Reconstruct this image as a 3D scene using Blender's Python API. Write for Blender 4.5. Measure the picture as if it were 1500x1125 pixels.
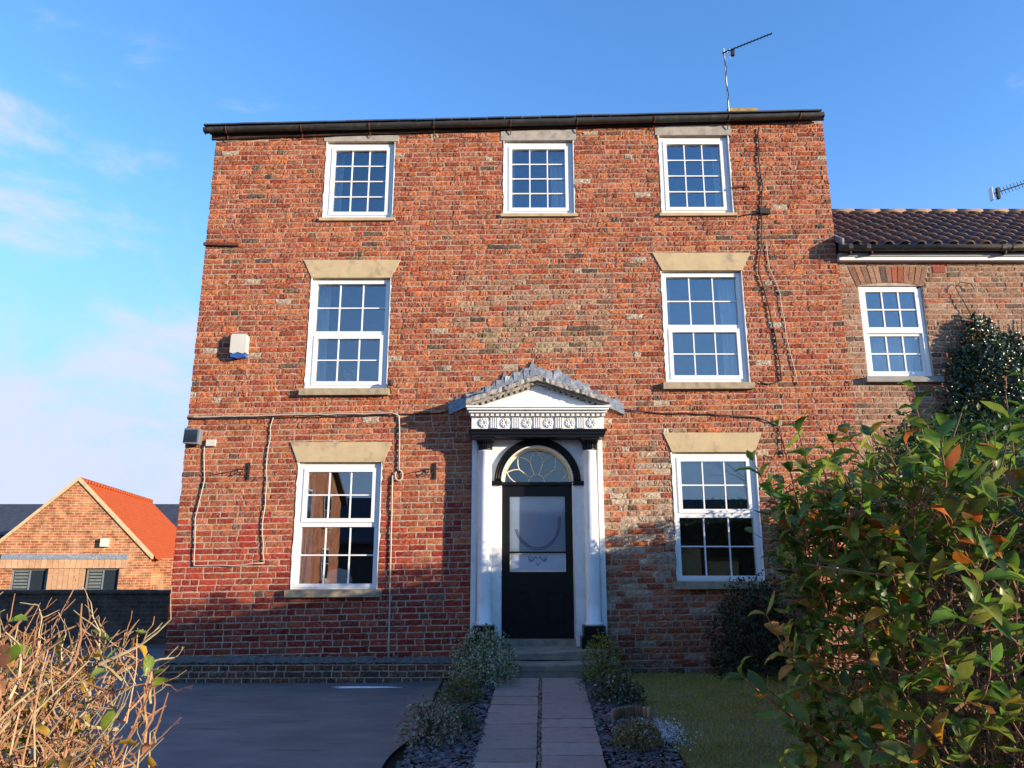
import bpy, math, random
import numpy as np
from mathutils import Matrix, Vector
for _o in list(bpy.data.objects): bpy.data.objects.remove(_o)
scene = bpy.context.scene
COL = scene.collection
R = math.radians
rng = np.random.default_rng(7)
random.seed(7)

# ------------------------------------------------------------------ camera
cam_d = bpy.data.cameras.new('camera'); cam = bpy.data.objects.new('camera', cam_d); COL.objects.link(cam)
cam.location = (0, -9.85, 1.6); cam.rotation_euler = (R(90 + 13.2), 0, 0)
cam_d.sensor_width = 36; cam_d.lens = 1083 / 1500 * 36; cam_d.clip_start = .05; cam_d.clip_end = 5000
scene.camera = cam

# ------------------------------------------------------------------ sun, sky, exposure
SUN = Vector((1.95, -1, .37)).normalized()
sl = bpy.data.lights.new('sun', 'SUN'); sl.energy = 2.95; sl.angle = R(.5); sl.color = (1, .83, .62)
so = bpy.data.objects.new('sun', sl); COL.objects.link(so); so.rotation_euler = SUN.to_track_quat('Z', 'Y').to_euler()
so.location = (20, -10, 8)
world = bpy.data.worlds.new('World'); scene.world = world; world.use_nodes = True
wt = world.node_tree; wt.nodes.clear()
def wn(t, **k):
    n = wt.nodes.new(t)
    for a, b in k.items(): setattr(n, a, b)
    return n
sky = wn('ShaderNodeTexSky', sky_type='NISHITA', sun_disc=False)
sky.sun_elevation = math.asin(SUN.z); sky.sun_rotation = math.atan2(SUN.x, SUN.y)
sky.air_density = 1.0; sky.dust_density = .0; sky.ozone_density = 3.0
hsv = wn('ShaderNodeHueSaturation'); hsv.inputs['Hue'].default_value = .507; hsv.inputs['Saturation'].default_value = 1.12; hsv.inputs['Value'].default_value = 1.0
wb_ = wn('ShaderNodeMix', data_type='RGBA', blend_type='MULTIPLY'); wb_.inputs['Factor'].default_value = 1; wb_.inputs['B'].default_value = (.95, .97, 1.0, 1)
wt.links.new(sky.outputs[0], wb_.inputs['A']); wt.links.new(wb_.outputs['Result'], hsv.inputs['Color'])
tc = wn('ShaderNodeTexCoord')
mp = wn('ShaderNodeMapping'); mp.inputs['Scale'].default_value = (2.2, 2.2, 4.2); mp.inputs['Rotation'].default_value = (0, R(24), 0); mp.inputs['Location'].default_value = (1.3, .4, .2)
wt.links.new(tc.outputs['Generated'], mp.inputs[0])
nz = wn('ShaderNodeTexNoise'); nz.inputs['Scale'].default_value = 1.5; nz.inputs['Detail'].default_value = 9; nz.inputs['Roughness'].default_value = .58; nz.inputs['Distortion'].default_value = .35
wt.links.new(mp.outputs[0], nz.inputs['Vector'])
dp = wn('ShaderNodeVectorMath', operation='DOT_PRODUCT'); dp.inputs[1].default_value = (-.93, .33, -.42)   # the cloud bank lies low in the west
wt.links.new(tc.outputs['Generated'], dp.inputs[0])
bank = wn('ShaderNodeMapRange'); bank.inputs['From Min'].default_value = .12; bank.inputs['From Max'].default_value = .95; bank.inputs['To Min'].default_value = -.17; bank.inputs['To Max'].default_value = .27
wt.links.new(dp.outputs['Value'], bank.inputs[0])
ad = wn('ShaderNodeMath', operation='ADD'); wt.links.new(nz.outputs['Fac'], ad.inputs[0]); wt.links.new(bank.outputs[0], ad.inputs[1])
cr = wn('ShaderNodeMapRange', interpolation_type='SMOOTHSTEP'); cr.inputs['From Min'].default_value = .475; cr.inputs['From Max'].default_value = .68; cr.inputs['To Max'].default_value = .85
wt.links.new(ad.outputs[0], cr.inputs[0])
cm = wn('ShaderNodeMix', data_type='RGBA'); cm.inputs['B'].default_value = (1.6, 1.68, 2.02, 1)
sz_ = wn('ShaderNodeSeparateXYZ'); wt.links.new(tc.outputs['Generated'], sz_.inputs[0])
vr = wn('ShaderNodeMapRange', interpolation_type='SMOOTHSTEP'); vr.inputs['From Min'].default_value = .50; vr.inputs['From Max'].default_value = .05; vr.inputs['To Max'].default_value = .9
wt.links.new(sz_.outputs['Z'], vr.inputs[0])
veil = wn('ShaderNodeMix', data_type='RGBA'); veil.inputs['B'].default_value = (.76, 1.20, 2.05, 1)          # thin high haze that thickens towards the horizon all round
wt.links.new(vr.outputs[0], veil.inputs['Factor']); wt.links.new(hsv.outputs[0], veil.inputs['A'])
wt.links.new(cr.outputs[0], cm.inputs['Factor']); wt.links.new(veil.outputs['Result'], cm.inputs['A'])
bg = wn('ShaderNodeBackground'); bg.inputs['Strength'].default_value = .15
wt.links.new(cm.outputs['Result'], bg.inputs['Color'])
wo = wn('ShaderNodeOutputWorld'); wt.links.new(bg.outputs[0], wo.inputs['Surface'])
vs = scene.view_settings
vs.view_transform = 'Standard'; vs.look = 'None'; vs.exposure = 1.68; vs.gamma = 1; vs.use_curve_mapping = False

# ------------------------------------------------------------------ materials
class NT:
    def __init__(s, name):
        s.m = bpy.data.materials.new(name); s.m.use_nodes = True; s.t = s.m.node_tree; s.t.nodes.clear()
        s.out = s.n('ShaderNodeOutputMaterial'); s.pos = None
    def n(s, t, **k):
        n = s.t.nodes.new(t)
        for a, b in k.items(): setattr(n, a, b)
        return n
    def l(s, a, b): s.t.links.new(a, b)
    def P(s):
        if s.pos is None: s.pos = s.n('ShaderNodeNewGeometry').outputs['Position']
        return s.pos
    def noise(s, scale, detail=4, rough=.6, stretch=None):
        n = s.n('ShaderNodeTexNoise'); n.inputs['Scale'].default_value = scale; n.inputs['Detail'].default_value = detail; n.inputs['Roughness'].default_value = rough
        v = s.P()
        if stretch:
            m = s.n('ShaderNodeMapping'); m.inputs['Scale'].default_value = stretch; s.l(v, m.inputs[0]); v = m.outputs[0]
        s.l(v, n.inputs['Vector']); return n.outputs['Fac']
    def mr(s, v, a, b, c, d, smooth=False):
        n = s.n('ShaderNodeMapRange')
        if smooth: n.interpolation_type = 'SMOOTHSTEP'
        for i, x in enumerate((a, b, c, d)): n.inputs[i + 1].default_value = x
        s.l(v, n.inputs[0]); return n.outputs[0]
    def mix(s, fac, a, b, mode='MIX'):
        n = s.n('ShaderNodeMix', data_type='RGBA', blend_type=mode)
        for k, v in (('Factor', fac), ('A', a), ('B', b)):
            if isinstance(v, (int, float)): n.inputs[k].default_value = v
            elif isinstance(v, tuple): n.inputs[k].default_value = (*v, 1) if len(v) == 3 else v
            else: s.l(v, n.inputs[k])
        return n.outputs['Result']
    def bump(s, h, strength=.5, dist=.01, normal=None):
        b = s.n('ShaderNodeBump'); b.inputs['Strength'].default_value = strength; b.inputs['Distance'].default_value = dist
        s.l(h, b.inputs['Height'])
        if normal is not None: s.l(normal, b.inputs['Normal'])
        return b.outputs[0]
    def bsdf(s, col, rough=.7, spec=.3, metal=0, normal=None):
        b = s.n('ShaderNodeBsdfPrincipled')
        for k, v in (('Base Color', col), ('Roughness', rough), ('Specular IOR Level', spec), ('Metallic', metal)):
            if isinstance(v, (int, float)): b.inputs[k].default_value = v
            elif isinstance(v, tuple): b.inputs[k].default_value = (*v, 1)
            else: s.l(v, b.inputs[k])
        if normal is not None: s.l(normal, b.inputs['Normal'])
        return b.outputs[0]
    def done(s, sh): s.l(sh, s.out.inputs['Surface']); return s.m

def mk(name, col=(.5, .5, .5), rough=.7, spec=.3, metal=0, var=.2, vscale=6, bump=.3, bscale=60, bdist=.004, attr=False, dirt=None, dirt_amt=.4, dscale=9):
    n = NT(name)
    if attr:
        a = n.n('ShaderNodeAttribute'); a.attribute_name = 'col'; base = a.outputs['Color']
    else: base = col
    f = n.mr(n.noise(vscale, 5), .25, .75, 1 - var, 1 + var)
    c = n.mix(1.0, base, f, 'MULTIPLY')
    if dirt: c = n.mix(n.mr(n.noise(dscale, 7, .65), .5, .72, 0, dirt_amt, True), c, dirt)
    nm = n.bump(n.noise(bscale, 5, .65), bump, bdist) if bump else None
    return n.done(n.bsdf(c, rough, spec, metal, nm))

def mk_brick():
    n = NT('weathered_brick'); a = n.n('ShaderNodeAttribute'); a.attribute_name = 'col'
    f1 = n.mr(n.noise(60, 5, .75), .3, .72, .5, 1.45); f2 = n.mr(n.noise(5, 3), .3, .7, .88, 1.12)
    c = n.mix(1, n.mix(1, a.outputs['Color'], f1, 'MULTIPLY'), f2, 'MULTIPLY')
    pit_shade = n.mr(n.noise(95, 4, .6), .56, .68, 0, .75, True)  # dark specks painted in for the shade of small pits
    c = n.mix(pit_shade, c, (.075, .035, .022))
    lime = n.mr(n.noise(38, 6, .7), .585, .68, 0, .6, True)
    c = n.mix(lime, c, (.42, .29, .19))
    h1 = n.noise(48, 6, .72)
    nm = n.bump(h1, 1.0, .02); nm = n.bump(n.noise(140, 4, .6), .8, .006, nm)
    return n.done(n.bsdf(c, .93, .12, 0, nm))
def mk_mortar():
    n = NT('lime_mortar')
    c = n.mix(n.mr(n.noise(14, 6, .65), .35, .68, 0, 1), (.37, .265, .185), (.54, .43, .32))
    c = n.mix(n.mr(n.noise(60, 4, .6), .58, .72, 0, .7, True), c, (.12, .075, .05))
    nm = n.bump(n.noise(90, 5, .7), .9, .008)
    return n.done(n.bsdf(c, .95, .1, 0, nm))
def mk_glass(name, refl, tint=(.93, .95, .96), rough=0.0, wob=.02):
    n = NT(name)
    t = n.n('ShaderNodeBsdfTransparent'); t.inputs[0].default_value = (*tint, 1)
    g = n.n('ShaderNodeBsdfGlossy'); g.inputs['Roughness'].default_value = rough; g.inputs['Color'].default_value = (.9, .95, 1, 1)
    n.l(n.bump(n.noise(2.3, 2, .4), wob, .02), g.inputs['Normal'])
    lw = n.n('ShaderNodeLayerWeight'); lw.inputs['Blend'].default_value = .12
    f = n.mr(lw.outputs['Fresnel'], 0, 1, refl, 1)
    m = n.n('ShaderNodeMixShader'); n.l(f, m.inputs[0]); n.l(t.outputs[0], m.inputs[1]); n.l(g.outputs[0], m.inputs[2])
    return n.done(m.outputs[0])
def mk_leaf(name, trans=.3, rough=.38, spec=.5):
    n = NT(name); a = n.n('ShaderNodeAttribute'); a.attribute_name = 'col'
    c = n.mix(1, a.outputs['Color'], n.mr(n.noise(35, 4), .3, .7, .7, 1.25), 'MULTIPLY')
    b = n.bsdf(c, rough, spec, 0, n.bump(n.noise(120, 2), .25, .002))
    t = n.n('ShaderNodeBsdfTranslucent'); n.l(c, t.inputs[0])
    m = n.n('ShaderNodeMixShader'); m.inputs[0].default_value = trans; n.l(b, m.inputs[1]); n.l(t.outputs[0], m.inputs[2])
    return n.done(m.outputs[0])
def mk_brickwall(name, c1, c2, mortar, bw=.24, bh=.08, ax='XZ'):
    n = NT(name); sx = n.n('ShaderNodeSeparateXYZ'); tcn = n.n('ShaderNodeTexCoord'); n.l(tcn.outputs['Object'], sx.inputs[0])
    cx = n.n('ShaderNodeCombineXYZ'); n.l(sx.outputs[ax[0]], cx.inputs[0]); n.l(sx.outputs[ax[1]], cx.inputs[1])
    b = n.n('ShaderNodeTexBrick'); n.l(cx.outputs[0], b.inputs['Vector']); b.inputs['Scale'].default_value = 1
    b.inputs['Brick Width'].default_value = bw; b.inputs['Row Height'].default_value = bh; b.inputs['Mortar Size'].default_value = .012; b.inputs['Mortar Smooth'].default_value = .2
    b.inputs['Color1'].default_value = (*c1, 1); b.inputs['Color2'].default_value = (*c2, 1); b.inputs['Mortar'].default_value = (*mortar, 1)
    c = n.mix(1, b.outputs['Color'], n.mr(n.noise(3.1, 6, .7), .3, .7, .45, 1.35), 'MULTIPLY')
    c = n.mix(n.mr(n.noise(1.1, 5, .6), .5, .7, 0, .5, True), c, mortar)
    nm = n.bump(b.outputs['Fac'], -.6, .02); nm = n.bump(n.noise(40, 4), .5, .01, nm)
    return n.done(n.bsdf(c, .93, .1, 0, nm))

M = {}
M['brick'] = mk_brick(); M['mortar'] = mk_mortar()
M['upvc'] = mk('white_frame_plastic', (.78, .78, .76), .32, .5, var=.04, bump=.05)
M['white'] = mk('white_gloss_paint', (.76, .76, .74), .4, .4, var=.07, vscale=9, bump=.12, bscale=35, dirt=(.42, .40, .36), dirt_amt=.35, dscale=7)
M['black'] = mk('black_gloss_paint', (.006, .006, .007), .35, .22, var=.2, bump=.1, bscale=25)
M['cream'] = mk('cream_painted_bar', (.68, .6, .44), .5, .3, var=.1, bump=.1)
M['stone'] = mk('sandstone', (.50, .385, .225), .85, .15, var=.14, vscale=4, bump=.4, bscale=70, dirt=(.16, .12, .085), dirt_amt=.55, dscale=5)
M['sill'] = mk('weathered_sill_stone', (.36, .29, .19), .85, .15, var=.25, vscale=12, bump=.4, dirt=(.10, .085, .06), dirt_amt=.6)
M['stepstone'] = mk('worn_step_stone', (.25, .215, .165), .8, .2, var=.25, vscale=7, bump=.5, bscale=45, dirt=(.06, .065, .045), dirt_amt=.6, dscale=5)
M['slab'] = mk('sandstone_flag', attr=True, rough=.8, spec=.2, var=.22, vscale=9, bump=.6, bscale=30, bdist=.01, dirt=(.07, .065, .06), dirt_amt=.45)
M['lead'] = mk('lead_sheet', (.19, .215, .25), .6, .4, var=.35, vscale=18, bump=.7, bscale=30, bdist=.01, dirt=(.5, .5, .47), dirt_amt=.5)
M['wstone'] = mk('weathered_painted_rake', (.36, .33, .29), .85, .2, var=.4, vscale=22, bump=.9, bscale=40, bdist=.015, dirt=(.07, .06, .05), dirt_amt=.8, dscale=14)
M['gutter'] = mk('dark_gutter', (.035, .032, .027), .5, .4, var=.35, vscale=10, bump=.2, dirt=(.10, .09, .065), dirt_amt=.6)
M['gutter2'] = mk('brown_gutter', (.075, .057, .035), .5, .4, var=.25, bump=.15, dirt=(.13, .11, .07), dirt_amt=.5)
M['slate'] = mk('roof_slate', (.05, .055, .07), .6, .4, var=.3, vscale=3, bump=.4)
M['pantile'] = mk('dark_pantile', attr=True, rough=.62, spec=.3, var=.3, vscale=14, bump=.4, bscale=50, dirt=(.16, .10, .05), dirt_amt=.4, dscale=12)
M['orangetile'] = mk('orange_pantile', (.37, .072, .018), .75, .2, var=.14, vscale=3, bump=.3, bscale=20)
M['timber'] = mk('larch_cladding', attr=True, rough=.7, spec=.2, var=.2, vscale=8, bump=.3)
M['grey'] = mk('grey_plastic', (.16, .18, .2), .45, .4, var=.1, bump=.05)
M['boxwhite'] = mk('white_plastic', (.58, .56, .49), .45, .4, var=.08, bump=.05)
M['blue'] = mk('blue_plastic', (.03, .09, .32), .35, .5, var=.1, bump=.05)
M['cable'] = mk('pale_cable', (.45, .40, .32), .6, .3, var=.2, bump=0)
M['dcable'] = mk('dark_cable', (.03, .025, .022), .6, .3, var=.2, bump=0)
M['rust'] = mk('rusty_iron', (.12, .045, .03), .85, .2, var=.4, vscale=25, bump=.6)
M['alu'] = mk('aluminium', (.5, .5, .5), .4, .5, metal=.8, var=.15, bump=.05)
M['twig'] = mk('twig_bark', attr=True, rough=.75, spec=.2, var=.3, vscale=60, bump=.4, bscale=200, bdist=.001)
M['leaf'] = mk_leaf('hedge_leaf', .42, .4, .4); M['gloss_leaf'] = mk_leaf('ivy_leaf', .12, .3, .6); M['small_leaf'] = mk_leaf('shrub_leaf', .25, .5, .3)
M['chip'] = mk('slate_chipping', attr=True, rough=.55, spec=.4, var=.3, vscale=30, bump=.3)
M['soil'] = mk('dark_soil', (.03, .024, .018), .95, .1, var=.5, vscale=25, bump=1, bscale=40, bdist=.03)
M['grass'] = mk_leaf('grass_blade', .2, .6, .2)
M['lawn'] = mk('lawn_turf', (.20, .205, .075), .95, .1, var=.4, vscale=4, bump=1, bscale=70, bdist=.02, dirt=(.16, .17, .13), dirt_amt=.5, dscale=3)
M['frost'] = mk('frost', (.72, .75, .8), .7, .3, var=.15, vscale=30, bump=.7, bscale=60)
M['glass'] = mk_glass('window_glass', .15); M['doorglass'] = mk('etched_door_glass', (.17, .22, .29), .05, 1.0, var=.06, bump=.02, bscale=3)
M['frosted'] = mk('frosted_glass', (.34, .40, .50), .3, .6, var=.08, bump=.05)
M['plaster'] = mk('room_plaster', (.25, .24, .22), .9, .1, var=.1, bump=.1)
M['curtain'] = mk('pale_curtain', (.62, .60, .55), .9, .1, var=.1, bump=.2)
M['card'] = mk('cardboard', (.42, .26, .12), .85, .1, var=.12, bump=.1)
M['farbrick'] = mk_brickwall('far_brick', (.30, .085, .04), (.46, .19, .09), (.52, .38, .22), .36, .115)
M['sidebrick'] = mk_brickwall('side_brick', (.30, .085, .045), (.40, .14, .07), (.36, .27, .19), .24, .079, 'YZ')
M['wallbrick'] = mk_brickwall('boundary_brick', (.10, .06, .045), (.17, .10, .07), (.14, .12, .10))
M['darkwin'] = mk('dark_window_glass', (.02, .03, .04), .06, .6, var=.1, bump=0)
def mk_tarmac():
    n = NT('worn_tarmac')
    c = n.mix(n.mr(n.noise(1.3, 6, .6, (1, 2.2, 1)), .35, .7, 0, 1), (.12, .12, .125), (.20, .19, .185))
    c = n.mix(n.mr(n.noise(220, 3, .6), .56, .75, 0, .6, True), c, (.22, .215, .21))
    c = n.mix(n.mr(n.noise(3.5, 5, .6, (.3, 2.6, 1)), .6, .72, 0, .5, True), c, (.045, .038, .034))
    return n.done(n.bsdf(c, .78, .3, 0, n.bump(n.noise(170, 4, .7), .8, .006)))
M['tarmac'] = mk_tarmac()

# ------------------------------------------------------------------ mesh building
class MB:
    def __init__(s): s.v = []; s.f = []; s.c = []; s.k = 0
    def add(s, v, f, col=(.5, .5, .5)):
        v = np.asarray(v, float).reshape(-1, 3); s.v.append(v)
        s.f.extend(tuple(i + s.k for i in q) for q in f)
        c = np.asarray(col, float)
        if c.ndim == 1: c = np.repeat(c[None, :], len(v), 0)
        s.c.append(c); s.k += len(v); return s
    def box(s, x0, x1, y0, y1, z0, z1, col=(.5, .5, .5)):
        v = [(x, y, z) for z in (z0, z1) for y in (y0, y1) for x in (x0, x1)]
        return s.add(v, [(0, 2, 3, 1), (4, 5, 7, 6), (0, 1, 5, 4), (2, 6, 7, 3), (0, 4, 6, 2), (1, 3, 7, 5)], col)
    def prism(s, poly, y0, y1, col=(.5, .5, .5)):          # poly: (x, z) counter-clockwise seen from -y
        n = len(poly); v = [(x, y0, z) for x, z in poly] + [(x, y1, z) for x, z in poly]
        f = [tuple(range(n)), tuple(range(2 * n - 1, n - 1, -1))]
        f += [(i, i + n, (i + 1) % n + n, (i + 1) % n) for i in range(n)]
        return s.add(v, f, col)
    def tube(s, pts, r, n=6, col=(.5, .5, .5), cap=True):
        pts = [Vector(p) for p in pts]; m = len(pts); rr = r if hasattr(r, '__len__') else [r] * m
        vs_ = []; up = Vector((0, 0, 1)); prev = None
        for i, p in enumerate(pts):
            d = (pts[min(i + 1, m - 1)] - pts[max(i - 1, 0)]).normalized()
            if prev is None:
                a = d.cross(up if abs(d.z) < .9 else Vector((1, 0, 0))).normalized()
            else:
                a = (prev - d * prev.dot(d)).normalized()
            prev = a; b = d.cross(a)
            for j in range(n):
                t = 2 * math.pi * j / n; q = p + (a * math.cos(t) + b * math.sin(t)) * rr[i]; vs_.append(tuple(q))
        f = [(i * n + j, i * n + (j + 1) % n, (i + 1) * n + (j + 1) % n, (i + 1) * n + j) for i in range(m - 1) for j in range(n)]
        if cap: f += [tuple(range(n - 1, -1, -1)), tuple(range((m - 1) * n, m * n))]
        return s.add(vs_, f, col)
    def lathe(s, prof, cx, cy, n=28, col=(.5, .5, .5)):     # (r, z) from bottom to top
        v = [(cx + r * math.cos(2 * math.pi * j / n), cy + r * math.sin(2 * math.pi * j / n), z) for r, z in prof for j in range(n)]
        m = len(prof)
        f = [(i * n + j, i * n + (j + 1) % n, (i + 1) * n + (j + 1) % n, (i + 1) * n + j) for i in range(m - 1) for j in range(n)]
        f += [tuple(range(n - 1, -1, -1)), tuple(range((m - 1) * n, m * n))]
        return s.add(v, f, col)
    def mesh(s, name, mat, smooth=False):
        me = bpy.data.meshes.new(name)
        V = np.concatenate(s.v) if s.v else np.zeros((0, 3))
        me.from_pydata(V.tolist(), [], s.f)
        at = me.color_attributes.new('col', 'FLOAT_COLOR', 'POINT'); C = np.concatenate(s.c)
        at.data.foreach_set('color', np.concatenate([C, np.ones((len(C), 1))], 1).astype(np.float32).ravel())
        me.materials.append(mat)
        if smooth: me.polygons.foreach_set('use_smooth', [True] * len(me.polygons))
        me.update(); return me
    def obj(s, name, mat, parent=None, smooth=False, local=False, kind=None):
        return link(name, s.mesh(name, M[mat] if isinstance(mat, str) else mat, smooth), parent, local, kind)
def wmat(o): return (o.matrix_parent_inverse.to_4x4() if False else (wmat(o.parent) @ o.matrix_parent_inverse @ o.matrix_basis)) if o.parent else o.matrix_basis.copy()
def link(name, me, parent=None, local=False, kind=None):
    o = bpy.data.objects.new(name, me); COL.objects.link(o)
    if parent is not None:
        o.parent = parent
        if not local: o.matrix_parent_inverse = wmat(parent).inverted()
    if kind: o['kind'] = kind
    return o
def tag(o, label, cat, group=None):
    o['label'] = label; o['category'] = cat
    if group: o['group'] = group
    return o
def thing(name, label, cat, loc, group=None, rz=0):
    o = bpy.data.objects.new(name, None); COL.objects.link(o); o.location = loc; o.rotation_euler = (0, 0, rz); o.empty_display_size = .2
    return tag(o, label, cat, group)
def scatter(mb, tv, tf, pos, rot, scl, cols):
    """copies of a template (verts, faces) at many places: rot (N,3,3), scl (N,) or (N,3), cols (N,3)"""
    tv = np.asarray(tv, float); N = len(pos); scl = np.asarray(scl, float)
    if scl.ndim == 1: scl = scl[:, None]
    V = np.einsum('nij,nkj->nki', rot, tv[None] * scl[:, None, :]) + pos[:, None, :]
    K = len(tv); base = mb.k
    mb.v.append(V.reshape(-1, 3)); mb.c.append(np.repeat(cols, K, 0)); mb.k += N * K
    by = {}
    for q in tf: by.setdefault(len(q), []).append(q)
    for q in by.values():
        F = (np.asarray(q)[None] + (base + np.arange(N) * K)[:, None, None]).reshape(-1, len(q[0]))
        mb.f.extend(map(tuple, F.tolist()))
def frames(d, up):
    """rotation matrices with columns (side, along d, normal)"""
    d = d / np.linalg.norm(d, axis=1, keepdims=True); x = np.cross(d, up); x /= np.linalg.norm(x, axis=1, keepdims=True) + 1e-9
    z = np.cross(x, d); return np.stack([x, d, z], 2)
def unit(n): v = rng.normal(size=(n, 3)); return v / np.linalg.norm(v, axis=1, keepdims=True)
def leaf_template(curl=.12, fold=.18, w=.26):
    tv = [(0, 0, 0)]
    for t, ww in ((.22, .72), (.5, 1), (.78, .66)):
        z = curl * math.sin(t * math.pi) - curl * t * t * 1.2
        tv += [(-w * ww, t, z + fold * w * ww * 2), (0, t, z), (w * ww, t, z + fold * w * ww * 2)]
    tv.append((0, 1, -curl * 1.2))
    tf = [(0, 2, 1), (0, 3, 2), (1, 2, 5, 4), (2, 3, 6, 5), (4, 5, 8, 7), (5, 6, 9, 8), (7, 8, 10), (8, 9, 10)]
    return tv, tf
LEAF = leaf_template()
SLEAF = ([(0, 0, 0), (-.3, .5, .08), (0, .5, 0), (.3, .5, .08), (0, 1, -.05)], [(0, 2, 1), (0, 3, 2), (1, 2, 4), (2, 3, 4)])
def pal(n, cols, p=None, jit=.18):
    c = np.asarray(cols, float)[rng.choice(len(cols), n, p=p)]
    return np.clip(c * (1 + rng.normal(0, jit, (n, 1))) * (1 + rng.normal(0, .06, (n, 3))), .004, .9)

# ------------------------------------------------------------------ ground
def sstep(a, b, x):
    t = min(1, max(0, (x - a) / (b - a))); return t * t * (3 - 2 * t)
def gz(x, y):
    if y > 5.0: return -1.0 * sstep(5.0, 5.4, y)
    return (.08 + .12 * min(1, max(0, (y + 3.9) / 3.1)) * sstep(-1.15, -.35, x)) * sstep(-7.5, -4.5, y) if y < 2 else .08 * (1 - sstep(2, 4.9, y))
def sheet(name, xs, ys, mat, dz=0, kind='structure', parent=None, fx=None, jit=0):
    mb = MB(); nx, ny = len(xs), len(ys)
    v = []
    for y in ys:
        for i, x in enumerate(xs):
            X = fx(x, y) if fx else x
            v.append((X, y, gz(X, y) + dz + (rng.normal(0, jit) if jit else 0)))
    f = [(j * nx + i, j * nx + i + 1, (j + 1) * nx + i + 1, (j + 1) * nx + i) for j in range(ny - 1) for i in range(nx - 1)]
    mb.add(v, f); return mb.obj(name, mat, parent, True, kind=kind)
far = [-2500, -600, -200, -90, -50, -30, -20]
xs = far + list(np.arange(-14, 14.01, .35)) + [-q for q in reversed(far)]
ys = far + list(np.arange(-14, 6.01, .2)) + [8, 12] + [-q for q in reversed(far)]
ground = sheet('ground', xs, ys, 'soil', -.03)
# drive: worn tarmac from the street to behind the house's corner
drive = sheet('driveway', list(np.linspace(0, 1, 40)), list(np.arange(-7.4, 4.91, .12)), 'tarmac', .0,
              fx=lambda t, y: (-9 + (t * (8.25 + .10 * math.sin(y * 2.1) + (-.12 if y < -2.2 else 0)))) if y < 0.0 else -9 + t * 9)
lawn = sheet('lawn', list(np.linspace(0, 1, 24)), list(np.arange(-7.2, -.09, .15)), 'lawn', .004,
             fx=lambda t, y: 1.22 + .05 * math.sin(y * 3) + t * (2.9 if y > -3 else 2.9 + .0 * y))
street = MB().add([(-60, -40, .012), (60, -40, .012), (60, -9.3, .012), (-60, -9.3, .012)], [(0, 1, 2, 3)]).obj('road', 'tarmac', kind='structure')
bedl = sheet('planting_bed', list(np.linspace(-.86, -.2, 8)), list(np.arange(-4.4, -.02, .15)), 'soil', .012, jit=.008)
bedr = sheet('planting_bed', list(np.linspace(.68, 1.3, 8)), list(np.arange(-4.4, -.02, .15)), 'soil', .012, jit=.008)

# flagstones of the path: each slab a piece of the path
path = MB()
pv = []; pf = []
yy = list(np.arange(-4.6, -.55, .2))
for y in yy:
    for t in (-.55, .55):
        X = .2 + (y + 3.87) * .041 + t * .98; pv.append((X, y, gz(.2, y) + .008))
pf = [(2 * i, 2 * i + 1, 2 * i + 3, 2 * i + 2) for i in range(len(yy) - 1)]
path = path.add(pv, pf).obj('path', 'soil', kind='structure')
def slab(xa, xb, ya, yb):
    mb = MB(); g = .008; b = .010
    c = np.array([(.30, .25, .225), (.33, .265, .235), (.27, .23, .21), (.31, .25, .22)][rng.integers(4)]) * rng.normal(1, .07)
    tl = rng.normal(0, .003, 4); nx, ny = 6, 4
    def P(u, w, dz):
        y = ya + g + (yb - ya - 2 * g) * w; sh = .2 + (y + 3.87) * .041
        return (sh + xa + g + (xb - xa - 2 * g) * u, y, gz(.2, y) + dz)
    v = []; f = []
    for j in range(ny + 1):
        for i in range(nx + 1):
            e = i in (0, nx) or j in (0, ny)
            u, w = i / nx, j / ny
            if 0 < i < nx: u += rng.normal(0, .01)
            dz = .042 + tl[0] * u + tl[1] * w + rng.normal(0, .0012) - (.007 if e else 0)
            p = list(P(u, w, dz))
            if e: p[0] += rng.normal(0, .003); p[1] += rng.normal(0, .004)
            v.append(tuple(p))
    n = nx + 1; f = [(j * n + i, j * n + i + 1, (j + 1) * n + i + 1, (j + 1) * n + i) for j in range(ny) for i in range(nx)]
    rim = [i for i in range(n)] + [j * n + nx for j in range(1, ny + 1)] + [ny * n + i for i in range(nx - 1, -1, -1)] + [j * n for j in range(ny - 1, 0, -1)]
    k = len(v); v += [(v[i][0], v[i][1], v[i][2] - .04) for i in rim]; m = len(rim)
    f += [(rim[i], k + i, k + (i + 1) % m, rim[(i + 1) % m]) for i in range(m)]
    mb.add(v, f, c); mb.obj('flagstone', 'slab', path)
for xa, xb, rows in ((-.50, -.012, (-.70, -1.2, -1.66, -2.02, -2.36, -2.77, -3.13, -3.52, -3.85, -4.25, -4.6)), (.012, .50, (-.70, -1.1, -1.5, -2.01, -2.58, -2.88, -3.33, -3.69, -4.1, -4.6))):
    for a, b in zip(rows[1:], rows[:-1]): slab(xa, xb, a, b)
# pebble strip between the two rows of slabs
mb = MB(); N = 420
ROCK = ([(-.5, -.4, 0), (.5, -.5, 0), (.55, .4, 0), (-.4, .5, 0), (-.3, -.25, .6), (.35, -.3, .7), (.3, .3, .55), (-.25, .3, .65)],
        [(0, 1, 5, 4), (1, 2, 6, 5), (2, 3, 7, 6), (3, 0, 4, 7), (4, 5, 6, 7)])
py_ = rng.uniform(-4.5, -.75, N); pos = np.stack([.2 + (py_ + 3.87) * .041 + rng.normal(0, .009, N), py_, np.array([gz(.2, y) for y in py_]) + .022], 1)
scatter(mb, *ROCK, pos, frames(unit(N) * [1, 1, .2], np.tile([0, 0, 1.], (N, 1))), rng.uniform(.008, .018, N), pal(N, [(.26, .18, .12), (.34, .23, .15), (.18, .14, .11)]))
mb.obj('joint_gravel', 'chip', path, kind='stuff')

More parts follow.
